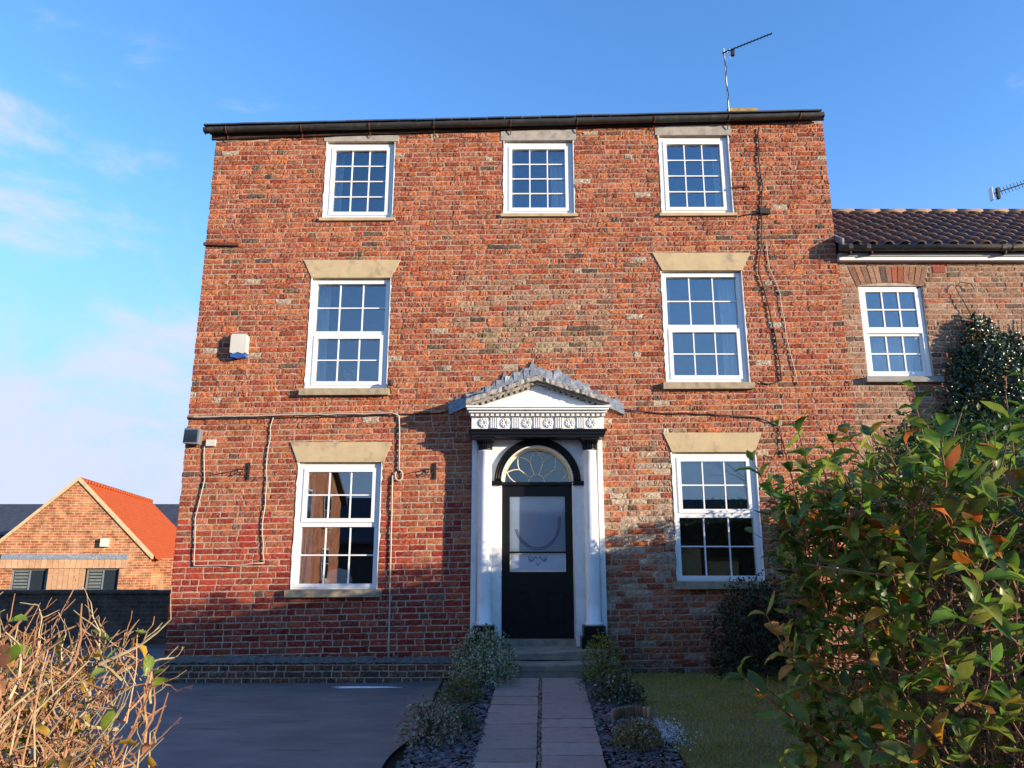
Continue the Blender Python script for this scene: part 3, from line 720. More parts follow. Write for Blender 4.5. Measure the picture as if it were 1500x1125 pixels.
for s in (-1, 1):
    def rake(off, th, y0, name, mat, n=26, rough=.0):
        v = []
        for i in range(n + 1):
            t = i / n; x = DX + s * HW * (1 - t); z = 3.515 + (APX - 3.515) * t + off
            j = rng.normal(0, rough) if rough else 0
            v += [(x, y0 + j, z + (rng.normal(0, rough) if rough else 0)), (x, y0 + j, z + th + (rng.normal(0, rough) if rough else 0)), (x, .0, z), (x, .0, z + th)]
        f = []
        for i in range(n): a = 4 * i; b = a + 4; f += [(a, b, b + 1, a + 1) if s < 0 else (a, a + 1, b + 1, b), (a, a + 2, b + 2, b), (a + 1, b + 1, b + 3, a + 3)]
        f += [(0, 1, 3, 2)]
        return MB().add(v, f).obj(name, mat, doorcase)
    rake(-.012, .034, -.435, 'raking_moulding', 'wstone', rough=.003)
    rake(.022, .055, -.50, 'raking_cornice', 'wstone', rough=.006)
    rake(.078, .012, -.48, 'lead_roof', 'lead', rough=.003)
    for i in range(11):
        t = (i + .9) / 12.5; x = DX + s * HW * (1 - t); z = 3.515 + (APX - 3.515) * t - .013; k = s * (APX - 3.515) / HW
        MB().prism([(x - .02, z - .036 + k * .02), (x + .02, z - .036 - k * .02), (x + .02, z - k * .02), (x - .02, z + k * .02)], -.415, -.355).obj('rake_dentil', 'wstone', doorcase)
    # ragged lead flashing lapped over the brick courses
    for i in range(9):
        t = i / 8.6; x = DX + s * (HW + .17) * (1 - t); z = 3.565 + (4.06 - 3.565) * t; k = .45
        w = .17 + rng.normal(0, .02); h = .12 + abs(rng.normal(0, .035))
        p = [(x + s * w * .55, z - k * w * .55 - .05), (x + s * w * (.62 + rng.normal(0, .12)), z - k * w * .3 + h * .7), (x + s * w * .15, z + h * .62), (x - s * w * .1, z + h * (.9 + rng.random() * .4)), (x - s * w * .5, z + k * w * .5 + h * .55), (x - s * w * .6, z + k * w * .6 - .05)]
        if s > 0: p = p[::-1]
        yy_ = -.018 - .004 * (i % 3)
        v = [(a, yy_ - (.03 if q in (0, 5) else abs(rng.normal(0, .012))), b) for q, (a, b) in enumerate(p)] + [(a, -.004, b) for a, b in p]
        m = len(p); f = [tuple(range(m - 1, -1, -1)), tuple(range(m, 2 * m))] + [(q, (q + 1) % m, (q + 1) % m + m, q + m) for q in range(m)]
        MB().add(v, f).obj('lead_flashing', 'lead', doorcase)
MB().prism([(DX - .09, 4.0), (DX + .12, 4.0), (DX + .15, 4.08), (DX + .03, 4.13), (DX - .08, 4.10)], -.05, -.004).obj('lead_flashing', 'lead', doorcase)

# fanlight
fan = MB(); RF = .465; m = 36; yv = .175
v = [(DX, yv, ZC + .02)] + [(DX + RF * math.cos(t), yv, ZC + .02 + RF * math.sin(t)) for t in np.linspace(0, math.pi, m + 1)]
fr_ = MB()
for r0, r1, y0 in ((RF - .035, RF + .009, .14),):
    w = []
    for t in np.linspace(0, math.pi, m + 1): w += [(DX + r0 * math.cos(t), y0, ZC + .02 + r0 * math.sin(t)), (DX + r1 * math.cos(t), y0, ZC + .02 + r1 * math.sin(t)), (DX + r0 * math.cos(t), .19, ZC + .02 + r0 * math.sin(t)), (DX + r1 * math.cos(t), .19, ZC + .02 + r1 * math.sin(t))]
    f = []
    for i in range(m): a = 4 * i; b = a + 4; f += [(a, b, b + 1, a + 1), (a, a + 2, b + 2, b), (a + 1, b + 1, b + 3, a + 3)]
    fr_.add(w, f)
fanlight = fr_.obj('fanlight', 'cream', house)
MB().add(v, [(0, i, i + 1) for i in range(1, m + 1)]).obj('fan_glass', 'glass', fanlight)
P2 = lambda r, a: (DX + r * math.cos(a), yv - .012, ZC + .02 + r * math.sin(a))
MB().tube([P2(.105, t) for t in np.linspace(0, math.pi, 16)], .0085, 6).obj('hub_bar', 'cream', fanlight)
for k in range(1, 5): MB().tube([P2(.105, R(36 * k)), P2(.285, R(36 * k))], .0075, 6).obj('radial_bar', 'cream', fanlight)
for k in range(5):
    for s in (-1, 1):
        a0 = R(36 * k + 18 + s * 18); am = R(36 * k + 18)
        pts = [P2(.285 + (.425 - .285) * t, a0 + (am - a0) * (t ** 1.2 if t < .5 else .435 + (t - .5) * 1.13) * 1.0) for t in np.linspace(0, 1, 9)]
        MB().tube(pts, .0075, 6).obj('petal_bar', 'cream', fanlight)

# door
d0, d1, dz0, dz1 = DX - .47, DX + .47, .585, ZC - .02
MB().box(DX - RI + .001, DX + RI - .001, .12, .21, dz1, ZC + .022).obj('transom', 'black', house)
dm = MB(); y = .16
GX0, GX1 = DX - .365, DX + .375
dm.box(d0, GX0, y, y + .05, dz0, dz1); dm.box(GX1, d1, y, y + .05, dz0, dz1)
dm.box(GX0, GX1, y, y + .05, 2.40, dz1); dm.box(GX0, GX1, y, y + .05, 1.655, 1.675); dm.box(GX0, GX1, y, y + .05, 1.17, 1.415); dm.box(GX0, GX1, y, y + .05, dz0, .73); dm.box(DX - .10, DX + .10, y, y + .05, .73, 1.17)
door = dm.obj('door', 'black', house); door['label'] = 'black panelled front door with etched glass'
for a, b in ((GX0, DX - .10), (DX + .10, GX1)):
    MB().box(a, b, y + .03, y + .045, .73, 1.17).obj('wood_panel', 'black', door)
    ring(MB(), a + .001, b - .001, .731, 1.169, .018, y + .008, y + .03).obj('panel_moulding', 'black', door)
    MB().box(a + .05, b - .05, y + .015, y + .03, .79, 1.11).obj('raised_field', 'black', door)
MB().box(GX0, GX1, y + .028, y + .034, 1.676, 2.399).obj('glass_panel', 'doorglass', door)
MB().box(GX0, GX1, y + .028, y + .034, 1.416, 1.654).obj('glass_strip', 'frosted', door)
ring(MB(), GX0, GX1, 1.4155, 1.6545, .014, y + .016, y + .028).obj('glass_bead', 'cream', door)
et = mk('etched_line', (.05, .06, .08), .6, .3, var=.2, bump=0)
orn = MB(); gy = y + .026; gxm = (GX0 + GX1) / 2
for k, (ra, rb) in enumerate(((.305, .36), (.285, .335))):
    pts = [(gxm + ra * math.cos(t), gy, 2.06 + rb * math.sin(t)) for t in np.linspace(R(195), R(372), 40)]; orn.tube(pts, .0022, 4)
for t in np.linspace(R(198), R(368), 34):
    for s in (-1, 1):
        c = (gxm + .295 * math.cos(t), 2.06 + .347 * math.sin(t)); r_ = .012
        orn.tube([(c[0], gy, c[1]), (c[0] + s * r_ * math.cos(t + .5), gy, c[1] + s * r_ * math.sin(t + .5)), (c[0] + s * 1.8 * r_ * math.cos(t), gy, c[1] + s * 1.8 * r_ * math.sin(t))], .003, 4)
orn.obj('etched_wreath', et, door)
sc = MB()
for s in (-1, 1):
    for ph, A in ((0, .042), (.9, .03)):
        sc.tube([(gxm + s * (.012 + .11 * t), gy, 1.575 + A * math.sin(t * 6.5 + ph) * (1 - .5 * t)) for t in np.linspace(0, 1, 22)], .0028, 4)
    sc.tube([(gxm + s * (.10 + .028 * math.cos(t) * (1 - t / 9)), gy, 1.595 + .022 * math.sin(t)) for t in np.linspace(0, 6, 16)], .0025, 4)
    sc.tube([(gxm + s * .03 * (1 - t), gy, 1.54 - .05 * t) for t in np.linspace(0, 1, 5)], .003, 4)
sc.obj('etched_scroll', et, door)
MB().box(DX - RI, DX + RI, -.02, .24, .50, .582).obj('threshold', 'stepstone', house)
MB().box(DX - .62, DX + .62, .26, .3, .5, ZC - .03).obj('hall_lining', 'plaster', house)
for s in (-1, 1): 
    a, b = sorted((DX + s * .4705, DX + s * (RI - .0005))); MB().box(a, b, .15, .225, .585, ZC - .022).obj('door_frame', 'white', house)
# two worn stone steps on a base
def step(x0, x1, yfr, ybk, ztp, zb, wear, name):
    n = 30; v = []
    for i in range(n + 1):
        t = i / n; x = x0 + (x1 - x0) * t; wz = wear * math.exp(-((t - .45) / .2) ** 2)
        v += [(x, yfr + .012 + wz * .2, zb), (x, yfr + .004 + wz * .3, ztp - wz - .02), (x, yfr + .018 + wz * .4, ztp - wz), (x, yfr + .12, ztp - wz * .75), (x, ybk, ztp - wz * .1), (x, ybk, zb)]
    f = [(6 * i + j, 6 * i + 6 + j, 6 * i + 6 + (j + 1) % 6, 6 * i + (j + 1) % 6) for i in range(n) for j in range(6)] + [(5, 4, 3, 2, 1, 0), tuple(6 * n + j for j in range(6))]
    return MB().add(v, f).obj(name, 'stepstone', steps)
steps = thing('door_steps', 'worn grey stone steps up to the black front door', 'steps', (DX, -.4, .2))
step(DX - .80, DX + .84, -.44, -.02, .515, .40, .03, 'step'); step(DX - .83, DX + .95, -.66, -.02, .395, .30, .02, 'step')
MB().box(DX - .80, DX + .93, -.635, -.02, .05, .30).obj('step_base', 'stepstone', steps)

# ------------------------------------------------------------------ chimney and aerials
ch = MB().box(4.17, 4.62, 2.75, 3.35, 8.5, 9.80); chim = ch.obj('chimney', 'sidebrick', roof)
MB().box(4.12, 4.70, 2.7, 3.4, 9.80, 9.96).obj('chimney_cap', mk('lichen_cap', (.34, .24, .09), .9, .1, var=.4, vscale=12, bump=.7), roof)
MB().lathe([(.12, 9.96), (.15, 9.99), (.11, 10.07), (.03, 10.09)], 4.42, 3.05, 16).obj('chimney_pot', 'boxwhite', roof)
ae = thing('tv_aerial', 'tall thin television aerial with tilted boom beside the chimney', 'aerial', (4.1, 2.68, 9.2))
MB().tube([(4.125, 2.68, 8.9), (4.13, 2.68, 9.9), (4.12, 2.68, 11.25)], .016, 6).obj('mast', 'alu', ae)
B0, B1 = Vector((4.08, 2.66, 11.13)), Vector((4.96, 2.35, 11.33))
MB().tube([B0, B1], .014, 5).obj('boom', 'dcable', ae)
for t in np.linspace(.12, .98, 14):
    p = B0.lerp(B1, t); MB().tube([p + Vector((.01, .05, 0)), p - Vector((.01, .05, 0))], .004, 4).obj('element', 'dcable', ae)
for dz in (-.13, .1): MB().tube([B0 + Vector((.1, .02, dz)), B0 + Vector((.1, -.02, dz * .1)), B0 + Vector((.16, 0, dz))], .006, 4).obj('bracket', 'alu', ae)
MB().box(B0.x + .17, B0.x + .23, B0.y - .04, B0.y + .02, B0.z - .06, B0.z + .06).obj('junction_box', 'dcable', ae)
MB().tube([(4.13 + .02 * math.sin(i * 1.7), 2.665, 9.0 + i * .15) for i in range(15)], .007, 4).obj('aerial_cable', 'dcable', ae)

# ------------------------------------------------------------------ small fixtures on the front
al = thing('alarm_box', 'cream alarm box with blue underside on the brick wall', 'alarm', (-3.75, -.02, 4.28))
x0, x1, z0, z1 = -3.86, -3.64, 4.30, 4.59
MB().prism([(x0, z0 + .03), (x0 + .05, z0 + .012), (x0 + .11, z0 + .035), (x0 + .17, z0 + .012), (x1, z0 + .03), (x1, z1 - .03), (x1 - .02, z1), (x0 + .02, z1), (x0, z1 - .03)], -.115, -.008).obj('case', 'boxwhite', al)
MB().prism([(x0 + .01, z0 - .03), (x0 + .11, z0 - .05), (x1 - .01, z0 - .03), (x1 - .01, z0 + .028), (x0 + .17, z0 + .011), (x0 + .11, z0 + .033), (x0 + .05, z0 + .011), (x0 + .01, z0 + .028)], -.105, -.008).obj('strobe', 'blue', al)
MB().box(x0 + .02, x1 - .02, -.1, -.01, z1 + .0005, z1 + .02).obj('lid', 'grey', al)
fl = thing('flood_lamp', 'grey outside lamp near the house corner', 'lamp', (-4.25, -.02, 3.05))
MB().prism([(-4.35, 3.07), (-4.15, 3.06), (-4.14, 3.26), (-4.34, 3.275)], -.17, -.05).obj('housing', 'grey', fl)
MB().box(-4.335, -4.165, -.178, -.1705, 3.085, 3.25).obj('lens', 'darkwin', fl)
MB().box(-4.28, -4.22, -.049, -.004, 3.1, 3.22).obj('bracket', 'grey', fl)
jb = MB().box(-4.09, -3.97, -.05, -.006, 3.05, 3.135).obj('junction_box', 'boxwhite'); tag(jb, 'small pale junction box beside the outside lamp', 'box')
def cable(name, pts, r, mat, label, sag=.006):
    out = []
    for a, b in zip(pts[:-1], pts[1:]):
        n = max(2, int(math.dist(a, b) / .12))
        for i in range(n): t = i / n; out.append((a[0] + (b[0] - a[0]) * t + rng.normal(0, sag), -.018 - r + rng.normal(0, .002), a[1] + (b[1] - a[1]) * t + rng.normal(0, sag)))
    out.append((pts[-1][0], -.02 - r, pts[-1][1])); return tag(MB().tube(out, r, 5).obj(name, mat, smooth=True), label, 'cable')
cable('wall_cable', [(-4.39, 3.44), (-3.24, 3.47), (-1.62, 3.50), (-1.53, 3.47), (-1.515, 3.2), (-1.50, 2.72)], .0105, 'cable', 'pale thick cable running along the wall above the stone lintel, by the driveway', .003)
cable('wall_cable', [(-4.39, 3.42), (-3.0, 3.44), (-1.0, 3.50), (-.78, 3.54)], .008, 'dcable', 'black cable running along the wall from the outside lamp to the doorcase')
cable('wall_cable', [(-4.12, 3.05), (-4.08, 2.6), (-4.14, 2.1), (-4.1, 1.5), (-3.6, 1.49), (-3.2, 1.53)], .008, 'cable', 'pale cable looping down the wall below the outside lamp')
cable('wall_cable', [(-3.23, 3.44), (-3.27, 2.9), (-3.24, 2.3), (-3.26, 1.9), (-3.2, 1.53)], .008, 'cable', 'pale cable hanging straight down between the outside lamp and the ground floor window')
cable('downpipe', [(-1.585, 2.66), (-1.57, 1.6), (-1.55, .36)], .011, 'cable', 'thin pale conduit running down to the plinth beside the ground floor window', .001)
tag(MB().tube([(-1.5 + .05 * math.cos(t), -.03, 2.66 + .07 * math.sin(t)) for t in np.linspace(2.4, 8.2, 18)], .011, 5).obj('cable_loop', 'cable', smooth=True), 'loop of pale cable above the thin conduit', 'cable')
cable('wall_cable', [(1.46, 3.56), (1.9, 3.5), (2.8, 3.47), (3.33, 3.44), (3.6, 3.3), (3.62, 2.9)], .009, 'dcable', 'dark cable running from the doorcase above the ground floor lintel')
cable('wall_cable', [(3.66, 7.8), (3.62, 7.2), (3.65, 6.9), (3.6, 6.48), (3.56, 5.95), (3.49, 5.53), (3.57, 5.1), (3.66, 4.5), (3.68, 3.95), (3.5, 3.90), (3.36, 3.95)], .010, 'dcable', 'dark cable hanging from the gutter past the first floor window')
cable('wall_cable', [(3.63, 6.0), (3.65, 5.6), (3.76, 5.2), (3.80, 4.6), (3.85, 4.2), (3.9, 3.9)], .006, 'cable', 'thin pale cable beside the dark hanging cable')
cable('wall_cable', [(3.25, 6.40), (3.62, 6.45)], .007, 'dcable', 'short dark cable from the top window sill to the hanging cable')
tag(MB().box(3.57, 3.72, -.06, -.005, 6.42, 6.50).obj('cable_box', 'dcable'), 'small dark box on the hanging cable near the top window', 'box')
st = MB().prism([(-4.40, 5.935), (-3.90, 5.925), (-3.90, 5.965), (-4.40, 5.975)], -.05, -.002).obj('iron_strap', 'rust', house)
MB().prism([(3.22, 6.83), (3.42, 6.85), (3.42, 6.885), (3.22, 6.865)], -.04, -.002).obj('iron_strap', 'rust', house)
for x, z, q in ((-3.50, 2.72, 'left of the ground floor window by the outside lamp'), (-1.02, 2.72, 'beside the doorcase shadow')):
    t = thing('wall_hook', 'black iron hook with a curl of wire on the brickwork ' + ('below the hanging cables' if x < -2 else 'between window and doorcase'), 'hook', (x, -.02, z - .1))
    MB().box(x - .012, x + .012, -.03, -.004, z - .11, z + .11).obj('plate', 'dcable', t)
    MB().tube([(x, -.03, z)] + [(x - .02 - .11 * s, -.06 - .02 * math.sin(s * 9), z + .05 * math.sin(s * 5.5)) for s in np.linspace(0, 1, 12)], .005, 4).obj('hook_arm', 'dcable', t)
    MB().tube([(x - .1 + .07 * math.cos(s), -.05, z - .02 + .04 * math.sin(s)) for s in np.linspace(0, 7.5, 22)] + [(x - .45, -.03, z - .05)], .004, 4).obj('wire', 'dcable', t)
# small floodlight on the first floor sill
t = thing('sill_lamp', 'small black lamp at the end of the first floor sill', 'lamp', (-1.66, -.03, 3.84))
MB().lathe([(.03, 3.87), (.038, 3.89), (.03, 3.93), (.012, 3.95)], -1.65, -.08, 12).obj('lamp_head', 'dcable', t)
MB().tube([(-1.65, -.005, 3.83), (-1.66, -.06, 3.84), (-1.65, -.08, 3.875)], .008, 5).obj('arm', 'dcable', t)
# what stands inside the windows
def carton(x0, x1, y0, y1, z0, z1, label, rz=0):
    mb = MB().box(x0, x1, y0, y1, z0, z1); mb.add([(x0, y0, z1), (x1, y0, z1), (x1, y0 - .09, z1 + .05), (x0, y0 - .09, z1 + .05)], [(0, 1, 2, 3), (3, 2, 1, 0)])
    mb.box((x0 + x1) / 2 - .025, (x0 + x1) / 2 + .025, y0 - .002, y0 - .0005, z0, z1)
    return tag(mb.obj('cardboard_box', 'card'), label, 'box')
tb = thing('table', 'wooden table inside the ground floor window behind the hedge', 'table', (2.7, .75, .42))
MB().box(2.0, 3.5, .17, .9, 1.1, 1.14).obj('table_top', 'card', tb)
for x in (2.05, 3.4):
    for y in (.2, .8): MB().box(x, x + .05, y, y + .05, .42, 1.1).obj('leg', 'card', tb)
carton(2.20, 2.52, .28, .6, 1.1405, 1.72, 'tall cardboard box standing inside the ground floor window')
carton(2.62, 3.02, .30, .6, 1.1405, 1.55, 'low open cardboard box beside the tall carton in the window')
t = thing('chair', 'white rounded chair back inside the ground floor window by the driveway', 'chair', (-2.35, .5, .42))
cb = MB(); pr = [(-.17, 1.0), (.17, 1.0), (.18, 1.3), (.13, 1.42), (0, 1.46), (-.13, 1.42), (-.18, 1.3)]
cb.prism([(a - 2.33, b) for a, b in pr], .42, .46).obj('backrest', 'boxwhite', t)
MB().box(-2.52, -2.14, .46, .85, .84, .89).obj('seat', 'boxwhite', t)
for x in (-2.5, -2.2):
    for y in (.48, .8): MB().box(x, x + .035, y, y + .035, .42, .84).obj('leg', 'boxwhite', t)
MB().box(-2.5, -2.16, .425, .455, .8, 1.0).obj('back_support', 'boxwhite', t)
t = thing('dried_flowers', 'dried flower sprig in a small vase on the first floor window ledge', 'plant', (-2.27, .19, 3.84))
MB().lathe([(.03, 3.84), (.04, 3.87), (.02, 3.92), (.026, 3.94)], -2.27, .19, 12).obj('vase', 'stone', t)
sp = MB()
for i in range(9):
    a = rng.uniform(-.12, .12); h = rng.uniform(.12, .24); sp.tube([(-2.27, .19, 3.93), (-2.27 + a * .5, .19, 3.93 + h * .6), (-2.27 + a, .19 + rng.normal(0, .02), 3.93 + h)], .003, 4, (.5, .38, .22))
    sp.lathe([(.004, 3.925 + h), (.014, 3.935 + h), (.004, 3.95 + h)], -2.27 + a, .19, 6, (.55, .42, .26))
sp.obj('sprig', 'twig', t)
MB().box(-2.76, -1.78, .13, .25, 3.80, 3.838).obj('window_board', 'boxwhite', house)

# ------------------------------------------------------------------ the wing
wing = thing('brick_wing', 'lower brown brick wing with dark pantile roof and arched white window', 'house', (7, .03, .08))
WX1 = 9.7; WF = .03; W8 = (4.905, 5.80, 4.01, 5.345)
arcz = lambda x: 5.345 + .055 * (1 - ((x - 5.352) / .447) ** 2)
WC = np.array([(.36, .19, .115), (.40, .22, .14), (.31, .155, .095), (.42, .25, .17), (.36, .145, .08), (.28, .16, .11)])
def wcol(x, z):
    c = WC[rng.integers(len(WC))] * rng.normal(1, .1); sm = .2
    if rng.random() < .06: c = np.array((.15, .1, .075))
    if rng.random() < .07: c = np.array((.44, .13, .07))
    return c, sm
wrel = lambda x, z: (rng.normal(.008, .002), .0016)
wh = [W8, (4.87, 5.84, 5.345, 5.65, .10), (4.83, 5.89, 3.925, 4.01), (4.83, 5.80, 2.98, 3.27, .10), (5.98, 6.18, 5.535, 5.65)]
wb = brick_field(XR + .012, WX1, 1.0, 5.70, wh, .004, .079, .236, None, None)
lay(wb, .004, wcol, wrel, wing, 260, WF)
for (xa, xb, za, zb, rad) in ((4.87, 5.84, 5.395, 5.64, 1.4), (4.86, 5.78, 2.99, 3.26, 1.6)):
    n = 13; cx = (xa + xb) / 2
    for i in range(n):
        a0 = (i / n - .5) * 2; a1 = ((i + 1) / n - .5) * 2; hw = (xb - xa) / 2
        lo = lambda a: za - .05 * a * a * (1 if za > 5 else 0)
        c, sm = wcol(0, 0); g = .006
        p = [(cx + a0 * hw + g, lo(a0)), (cx + a1 * hw - g, lo(a1)), (cx + a1 * (hw + .09) - g, zb), (cx + a0 * (hw + .09) + g, zb)]
        MB().prism(p, WF - .008 + rng.normal(0, .002), WF + .03, c).obj('brick', 'brick', wing)
wall_sheet(XR + .006, WX1 + .02, -.2, 5.75, [W8], WF, WF + .24).obj('mortar', 'mortar', wing)
sp = MB()                                                            # brick filling above the cambered window head
wv = []
for x in np.linspace(W8[0], W8[1], 13): wv.append((x, arcz(x)))
MB().prism([(W8[0], 5.2)] * 0 + [(x, z - .004) for x, z in wv] + [(W8[1], 5.42), (W8[0], 5.42)], WF - .004, WF + .05).obj('head_mortar', 'mortar', wing)
MB().box(5.99, 6.17, WF - .012, WF + .02, 5.545, 5.64).obj('air_brick', mk('red_terracotta', (.36, .07, .045), .8, .2, var=.1, bump=.2), wing)
for i in range(7):
    for j in range(3): MB().box(6.0 + i * .0235, 6.013 + i * .0235, WF - .0125, WF - .0121, 5.556 + j * .029, 5.572 + j * .029).obj('vent_slot', 'dcable', wing)
# its window
x0, x1, z0, z1 = W8; y = .055; F = .06
wm = MB().box(x0 + .003, x1 - .003, y, y + .07, z0 + .001, z0 + F); wm.box(x0 + .003, x0 + F, y, y + .07, z0 + F, z1); wm.box(x1 - F, x1 - .003, y, y + .07, z0 + F, z1)
wm.prism([(x0 + F, z1 - .045), (x1 - F, z1 - .045)] + [(x, z - .004) for x, z in reversed(wv)] , y, y + .07); wm.prism([(x0 + .003, z1 - .1), (x0 + F, z1 - .1), (x0 + F, z1 + .0), (x0 + .003, z1 + .0)], y - .003, y)
wm.box(x0 + F, x1 - F, y - .002, y + .07, (z0 + z1) / 2 - .025, (z0 + z1) / 2 + .025)
w8 = wm.obj('window', 'upvc', wing)
zm = (z0 + z1) / 2
for a, b, off in ((zm + .025, z1 - .045, .0), (z0 + F, zm - .025, .02)):
    ring(MB(), x0 + F + .001, x1 - F - .001, a + .001, b - .001, .036, y + off, y + off + .05).obj('sash', 'upvc', w8)
    panes(w8, x0 + F + .037, x1 - F - .037, a + .037, b - .037, 3, 2, y + off + .012, .02)
MB().box(4.84, 5.885, -.06, .12, 3.93, 4.008).obj('sill', mk('grey_sill', (.27, .26, .24), .8, .2, var=.15), w8)
curtain(5.15, 5.78, 3.7, 4.68, .32, 'white blind half across the lower sash of the arched window'); curtain(4.92, 5.2, 3.7, 4.68, .33, 'white net curtain behind the arched window sash nearest the tall house')
MB().box(XR + .01, WX1, .28, 4.4, 3.2, 3.4).obj('floor', 'plaster', wing); MB().box(XR + .01, WX1, 2.2, 2.3, 3.4, 5.7).obj('partition', 'plaster', wing)
MB().box(WX1 - .24, WX1, .28, 4.5, -.2, 5.7).obj('side_wall', 'sidebrick', wing); MB().box(XR + .01, WX1 - .24, 4.3, 4.5, -.2, 5.7).obj('back_wall', 'sidebrick', wing)
# eaves: white board, brown gutter
MB().box(XR + .005, WX1 + .1, -.07, .02, 5.695, 5.745).obj('fascia', 'white', wing); MB().box(XR + .005, WX1 + .1, -.085, .02, 5.745, 5.80).obj('fascia', mk('grey_board', (.3, .3, .28), .7, .2), wing)
gz_ = 5.845; g2 = MB().tube([(XR - .02, -.16, gz_), (WX1 + .1, -.16, gz_ + .01)], .052, 12); gut2 = g2.obj('gutter', 'gutter2', wing, True)
for x in (4.75, 5.0, 6.9, 7.05, 8.2): MB().tube([(x - .03, -.16, gz_ + .001), (x + .03, -.16, gz_ + .001)], .059, 12).obj('gutter_joint', 'gutter', gut2)
for x in (4.76, 5.06, 6.94, 8.1): MB().prism([(x - .01, gz_ - .09), (x + .01, gz_ - .09), (x + .01, gz_ - .04), (x - .01, gz_ - .04)], -.17, -.07).obj('gutter_bracket', 'dcable', gut2)
# pantiles, one by one
PIT = R(35); TW, TG = .228, .285; NRW = 10
def tile_mesh(k):
    n = 9; v = []; L = TG + .05
    for j, yy_ in enumerate((0, L * .5, L)):
        for i in range(n + 1):
            t = i / n; x = t * (TW + .02); z = .030 * math.sin(t * 2 * math.pi * .95 + .3 + math.pi) + .032 * (1 - j / 2)
            v.append((x, yy_, z))
    v += [(a, b, c - .014) for a, b, c in v[:n + 1]]
    f = [(j * (n + 1) + i, j * (n + 1) + i + 1, (j + 1) * (n + 1) + i + 1, (j + 1) * (n + 1) + i) for j in (0, 1) for i in range(n)]
    f += [(3 * (n + 1) + i, 3 * (n + 1) + i + 1, i + 1, i) for i in range(n)]
    c = [(.075, .036, .028), (.06, .034, .03), (.09, .04, .028), (.07, .042, .04), (.10, .045, .03), (.055, .035, .034)][k]
    return MB().add(v, f, c).mesh('pantile', M['pantile'], True)
TM = [tile_mesh(k) for k in range(6)]
wr = MB(); ez, ey = 5.865, -.2
ry = ey + NRW * TG * math.cos(PIT); rz_ = ez + NRW * TG * math.sin(PIT)
wr.add([(XR - .0, ey + .02, ez - .03), (WX1 + .1, ey + .02, ez - .03), (WX1 + .1, ry, rz_ - .03), (XR, ry, rz_ - .03), (XR, 2 * ry - ey, ez - .03), (WX1 + .1, 2 * ry - ey, ez - .03)], [(0, 1, 2, 3), (3, 2, 5, 4), (1, 5, 2)])
wroof = wr.obj('roof', 'slate', wing)
for r_ in range(NRW):
    for c_ in range(int((WX1 - XR) / TW)):
        o = bpy.data.objects.new('pantile', TM[rng.integers(6)]); COL.objects.link(o); o.parent = wroof; o.matrix_parent_inverse = wmat(wroof).inverted()
        o.matrix_basis = Matrix.Translation((XR + .02 + c_ * TW + rng.normal(0, .003), ey + r_ * TG * math.cos(PIT), ez + r_ * TG * math.sin(PIT) + .01 + rng.normal(0, .003))) @ Matrix.Rotation(PIT, 4, 'X') @ Matrix.Rotation(rng.normal(0, .01), 4, 'Z')
nr = 8
for i in range(12):
    xa = XR + .03 + i * .45
    if xa > WX1: break
    MB().tube([(xa, ry, rz_ - .01), (xa + .44, ry, rz_ - .008)], .085, 10).obj('ridge_tile', mk('lichen_ridge%d' % i, (.30, .17, .09), .85, .2, var=.35, vscale=14, bump=.5, dirt=(.35, .26, .08), dirt_amt=.6), wroof, True)
MB().add([(x_, y_, z_) for x_ in (XR + .004, XR + .03) for y_, z_ in ((ey, ez), (ry, rz_), (ry, rz_ + .06), (ey - .02, ez + .09))], [(0, 1, 2, 3), (7, 6, 5, 4), (3, 2, 6, 7), (0, 3, 7, 4), (0, 4, 5, 1)]).obj('roof_flashing', 'lead', wroof)
ae2 = thing('tv_aerial', 'comb shaped television aerial above the pantile roof', 'aerial', (9.3, 2.3, 7.4))
MB().tube([(9.3, 2.2, 7.2), (9.3, 2.2, 8.3)], .018, 6).obj('mast', 'alu', ae2)
A0, A1 = Vector((8.56, 2.2, 7.90)), Vector((9.4, 2.2, 8.19))
MB().tube([A0, A1], .013, 5).obj('boom', 'dcable', ae2)
for t in np.linspace(.04, .96, 13): p = A0.lerp(A1, t); MB().tube([p + Vector((-.02, 0, .07)), p + Vector((.02, 0, -.07))], .006, 4).obj('element', 'dcable', ae2)
MB().box(A0.x - .03, A0.x - .015, A0.y - .05, A0.y + .05, A0.z - .12, A0.z + .12).obj('reflector', 'alu', ae2)
MB().box(A0.x + .08, A0.x + .12, A0.y - .03, A0.y + .03, A0.z - .09, A0.z + .12).obj('junction_box', 'dcable', ae2)

# ------------------------------------------------------------------ beyond the drive
bw = MB().box(-30, XL - .1, 4.9, 5.15, -1.05, .92)
bwall = bw.obj('boundary_wall', 'wallbrick'); tag(bwall, 'low dark brick boundary wall at the end of the driveway', 'wall')
for i in range(60):
    x = -30 + i * .427; MB().box(x, x + .42, 4.85, 5.2, .921, .985 + rng.normal(0, .004)).obj('coping_stone', 'wallbrick', bwall)
barn = thing('barn', 'small brick barn with orange pantile roof and timber clad front beyond the wall', 'barn', (-19.95, 24.3, -1.0), rz=R(13))
S = 34 / 1083                                                         # metres per photo pixel at the barn
def bz(py): return (1.6 + 34 * (.2284 + (562.5 - py) / 1083 * .9736)) + 1.0
bx = lambda px: (px - 112) * S
hw = 107 * S; ez_, az_ = bz(815), bz(704)
MB().prism([(-hw, 0), (bx(42), 0), (bx(42), bz(831)), (bx(181), bz(831)), (bx(181), 0), (hw, 0), (hw, ez_), (0, az_ - .05), (-hw, ez_)], 0, .3).obj('gable_wall', 'farbrick', barn, local=True)
for s in (-1, 1): MB().box(*sorted((s * hw, s * (hw - .3))), .3, 14, 0, ez_).obj('side_wall', 'farbrick', barn, local=True)
